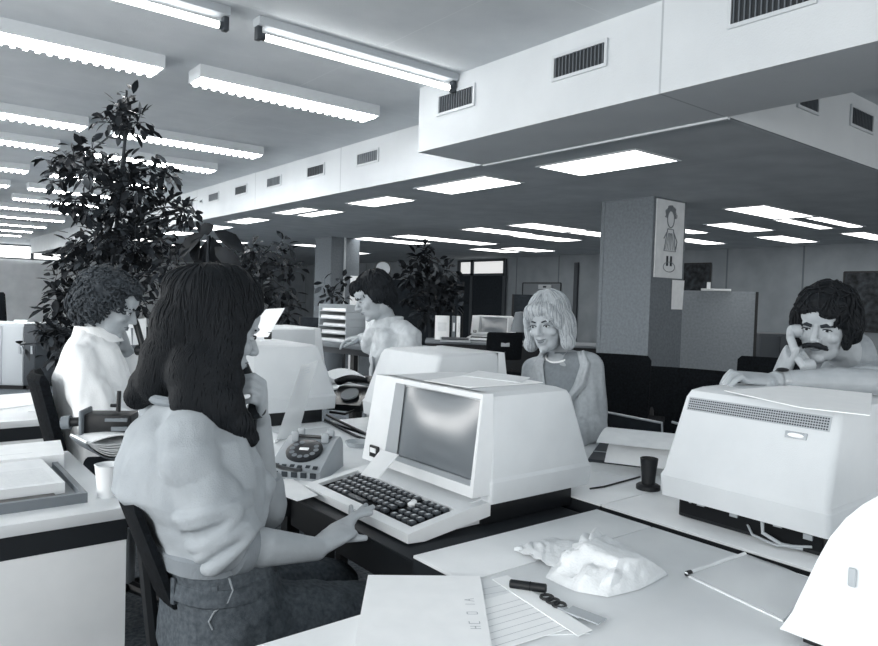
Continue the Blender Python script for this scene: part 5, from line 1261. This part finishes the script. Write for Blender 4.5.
fuse(m, 'body', M['skin'], pw, .0038, 5); face_parts(pw, H, M3, 1.02, o=O, squint=.42, brow_w=.0062, iris_dx=-.001, bz=-.004)
m = MB()
for sx in (-1, 1): m.chain([H(0, .112, -.042)-O, H(sx*.016, .108, -.045)-O, H(sx*.032, .094, -.054)-O, H(sx*.038, .088, -.062)-O], [.007, .0095, .008, .004], 10)
fuse(m, 'moustache', M['hair2'], pw, .003, 2, .003, 120)
m = MB(); torso(m, [(pel, .2, .15), (pel.lerp(che, .5), .19, .145), (che, .2, .145), (che.lerp(nb, .7), .17, .1), (nb, .07, .066)], az)
m.chain([sl, el.lerp(sl, .12)], [.076, .066], 14); m.chain([sl, nb.lerp(sl, .4)], [.07, .056]); m.chain([nb-V((0, 0, .04)), nb.lerp(hd, .3)+V((.03, -.01, 0))], [.085, .072]); m.chain([sr, er], [.074, .062], 14); m.chain([sr, nb.lerp(sr, .4)], [.07, .056]); m.tube([er, er.lerp(wr, .3)], [.06, .054], 16)
for v in m.bm.verts: v.co -= O
sh = fuse(m, 'shirt', M['shirt2'], pw, .007, 5, .009, 11)
F_ = V((math.cos(az), math.sin(az), 0)); R_ = V((math.sin(az), -math.cos(az), 0))
m = MB(); m.loft([[p-O for p in r] for r in (ering(nb+V((0, 0, .035)), R_, F_, .066, .066), ering(nb+V((0, 0, .03)), R_, F_, .08, .08), ering(nb+F_*.02+V((0, 0, -.03)), R_, F_, .105, .1))], False); m.build('collar', M['shirt2'], sh)
m = MB(); torso(m, [(pel-V((0, 0, .12)), .17, .13), (pel+V((0, 0, .08)), .185, .14)], az)
for v_ in (-1, 1): hp = V((pel.x, pel.y+v_*.09, .6)); m.chain([hp, hp+V((-.03, 0, -.25))], [.1, .085]); m.tube([hp+V((-.03, 0, -.25)), V((pel.x, pel.y+v_*.09, .08))], [.085, .075], 14)
for v in m.bm.verts: v.co -= O
fuse(m, 'trousers', M['trousers'], pw, .01, 4)
# watch on the leaning wrist
wc = wl.lerp(el, .06); wd_ = (wl-el).normalized(); n1 = wd_.orthogonal().normalized(); n2 = wd_.cross(n1); t = MB()
t.loft([[wc+wd_*z+(n1*math.cos(a)+n2*math.sin(a))*.034-O for a in [2*PI*k/24 for k in range(24)]] for z in (-.011, .011)], False); wb = t.build('watch_strap', M['chrome'], pw)
q = A(783, 374, 1.985); t = MB(); bq = (wc-V((0, 0, 0)))+(V((-.25, -.15, .9)).normalized())*.036; t.ball(bq-O, (.017, .017, .006), frame(math.atan2(wd_.y, wd_.x), 0), 10); t.build('watch_case', M['black'], wb)
m = MB()
for c, r in (((0, -.02, .052), (.092, .106, .094)), ((0, -.07, -.01), (.085, .06, .085)), ((-.076, -.016, .01), (.032, .05, .062)), ((.076, -.016, .01), (.032, .05, .062)), ((.0, .062, .086), (.076, .04, .034)), ((-.03, .082, .068), (.034, .02, .02)), ((.035, .08, .074), (.03, .02, .02)), ((-.072, .02, -.03), (.012, .018, .035)), ((.072, .02, -.03), (.012, .018, .035))): m.ball(H(*c)-O, V(r)*1.02, M3, 14)
hr = fuse(m, 'hair', M['hair'], pw, .005, 4, .006, 34); rnd = random.Random(51); m = MB(); U_ = M3.col[2]; tp = H(0, -.02, .13)-O
flow_strands(hr, surf_points(hr, 420, rnd), lambda p: (p-tp)*1.5-U_*.1, 10, .011, .003, m, .004, rnd, .12); m.build('hair_strands', M['hair'], hr)
handset('telephone_handset', A(798, 331, 2.335), A(811, 366, 2.24), V((-.018, .014, 0)), M['lightgrey'], 'pale telephone handset held by the moustached man')
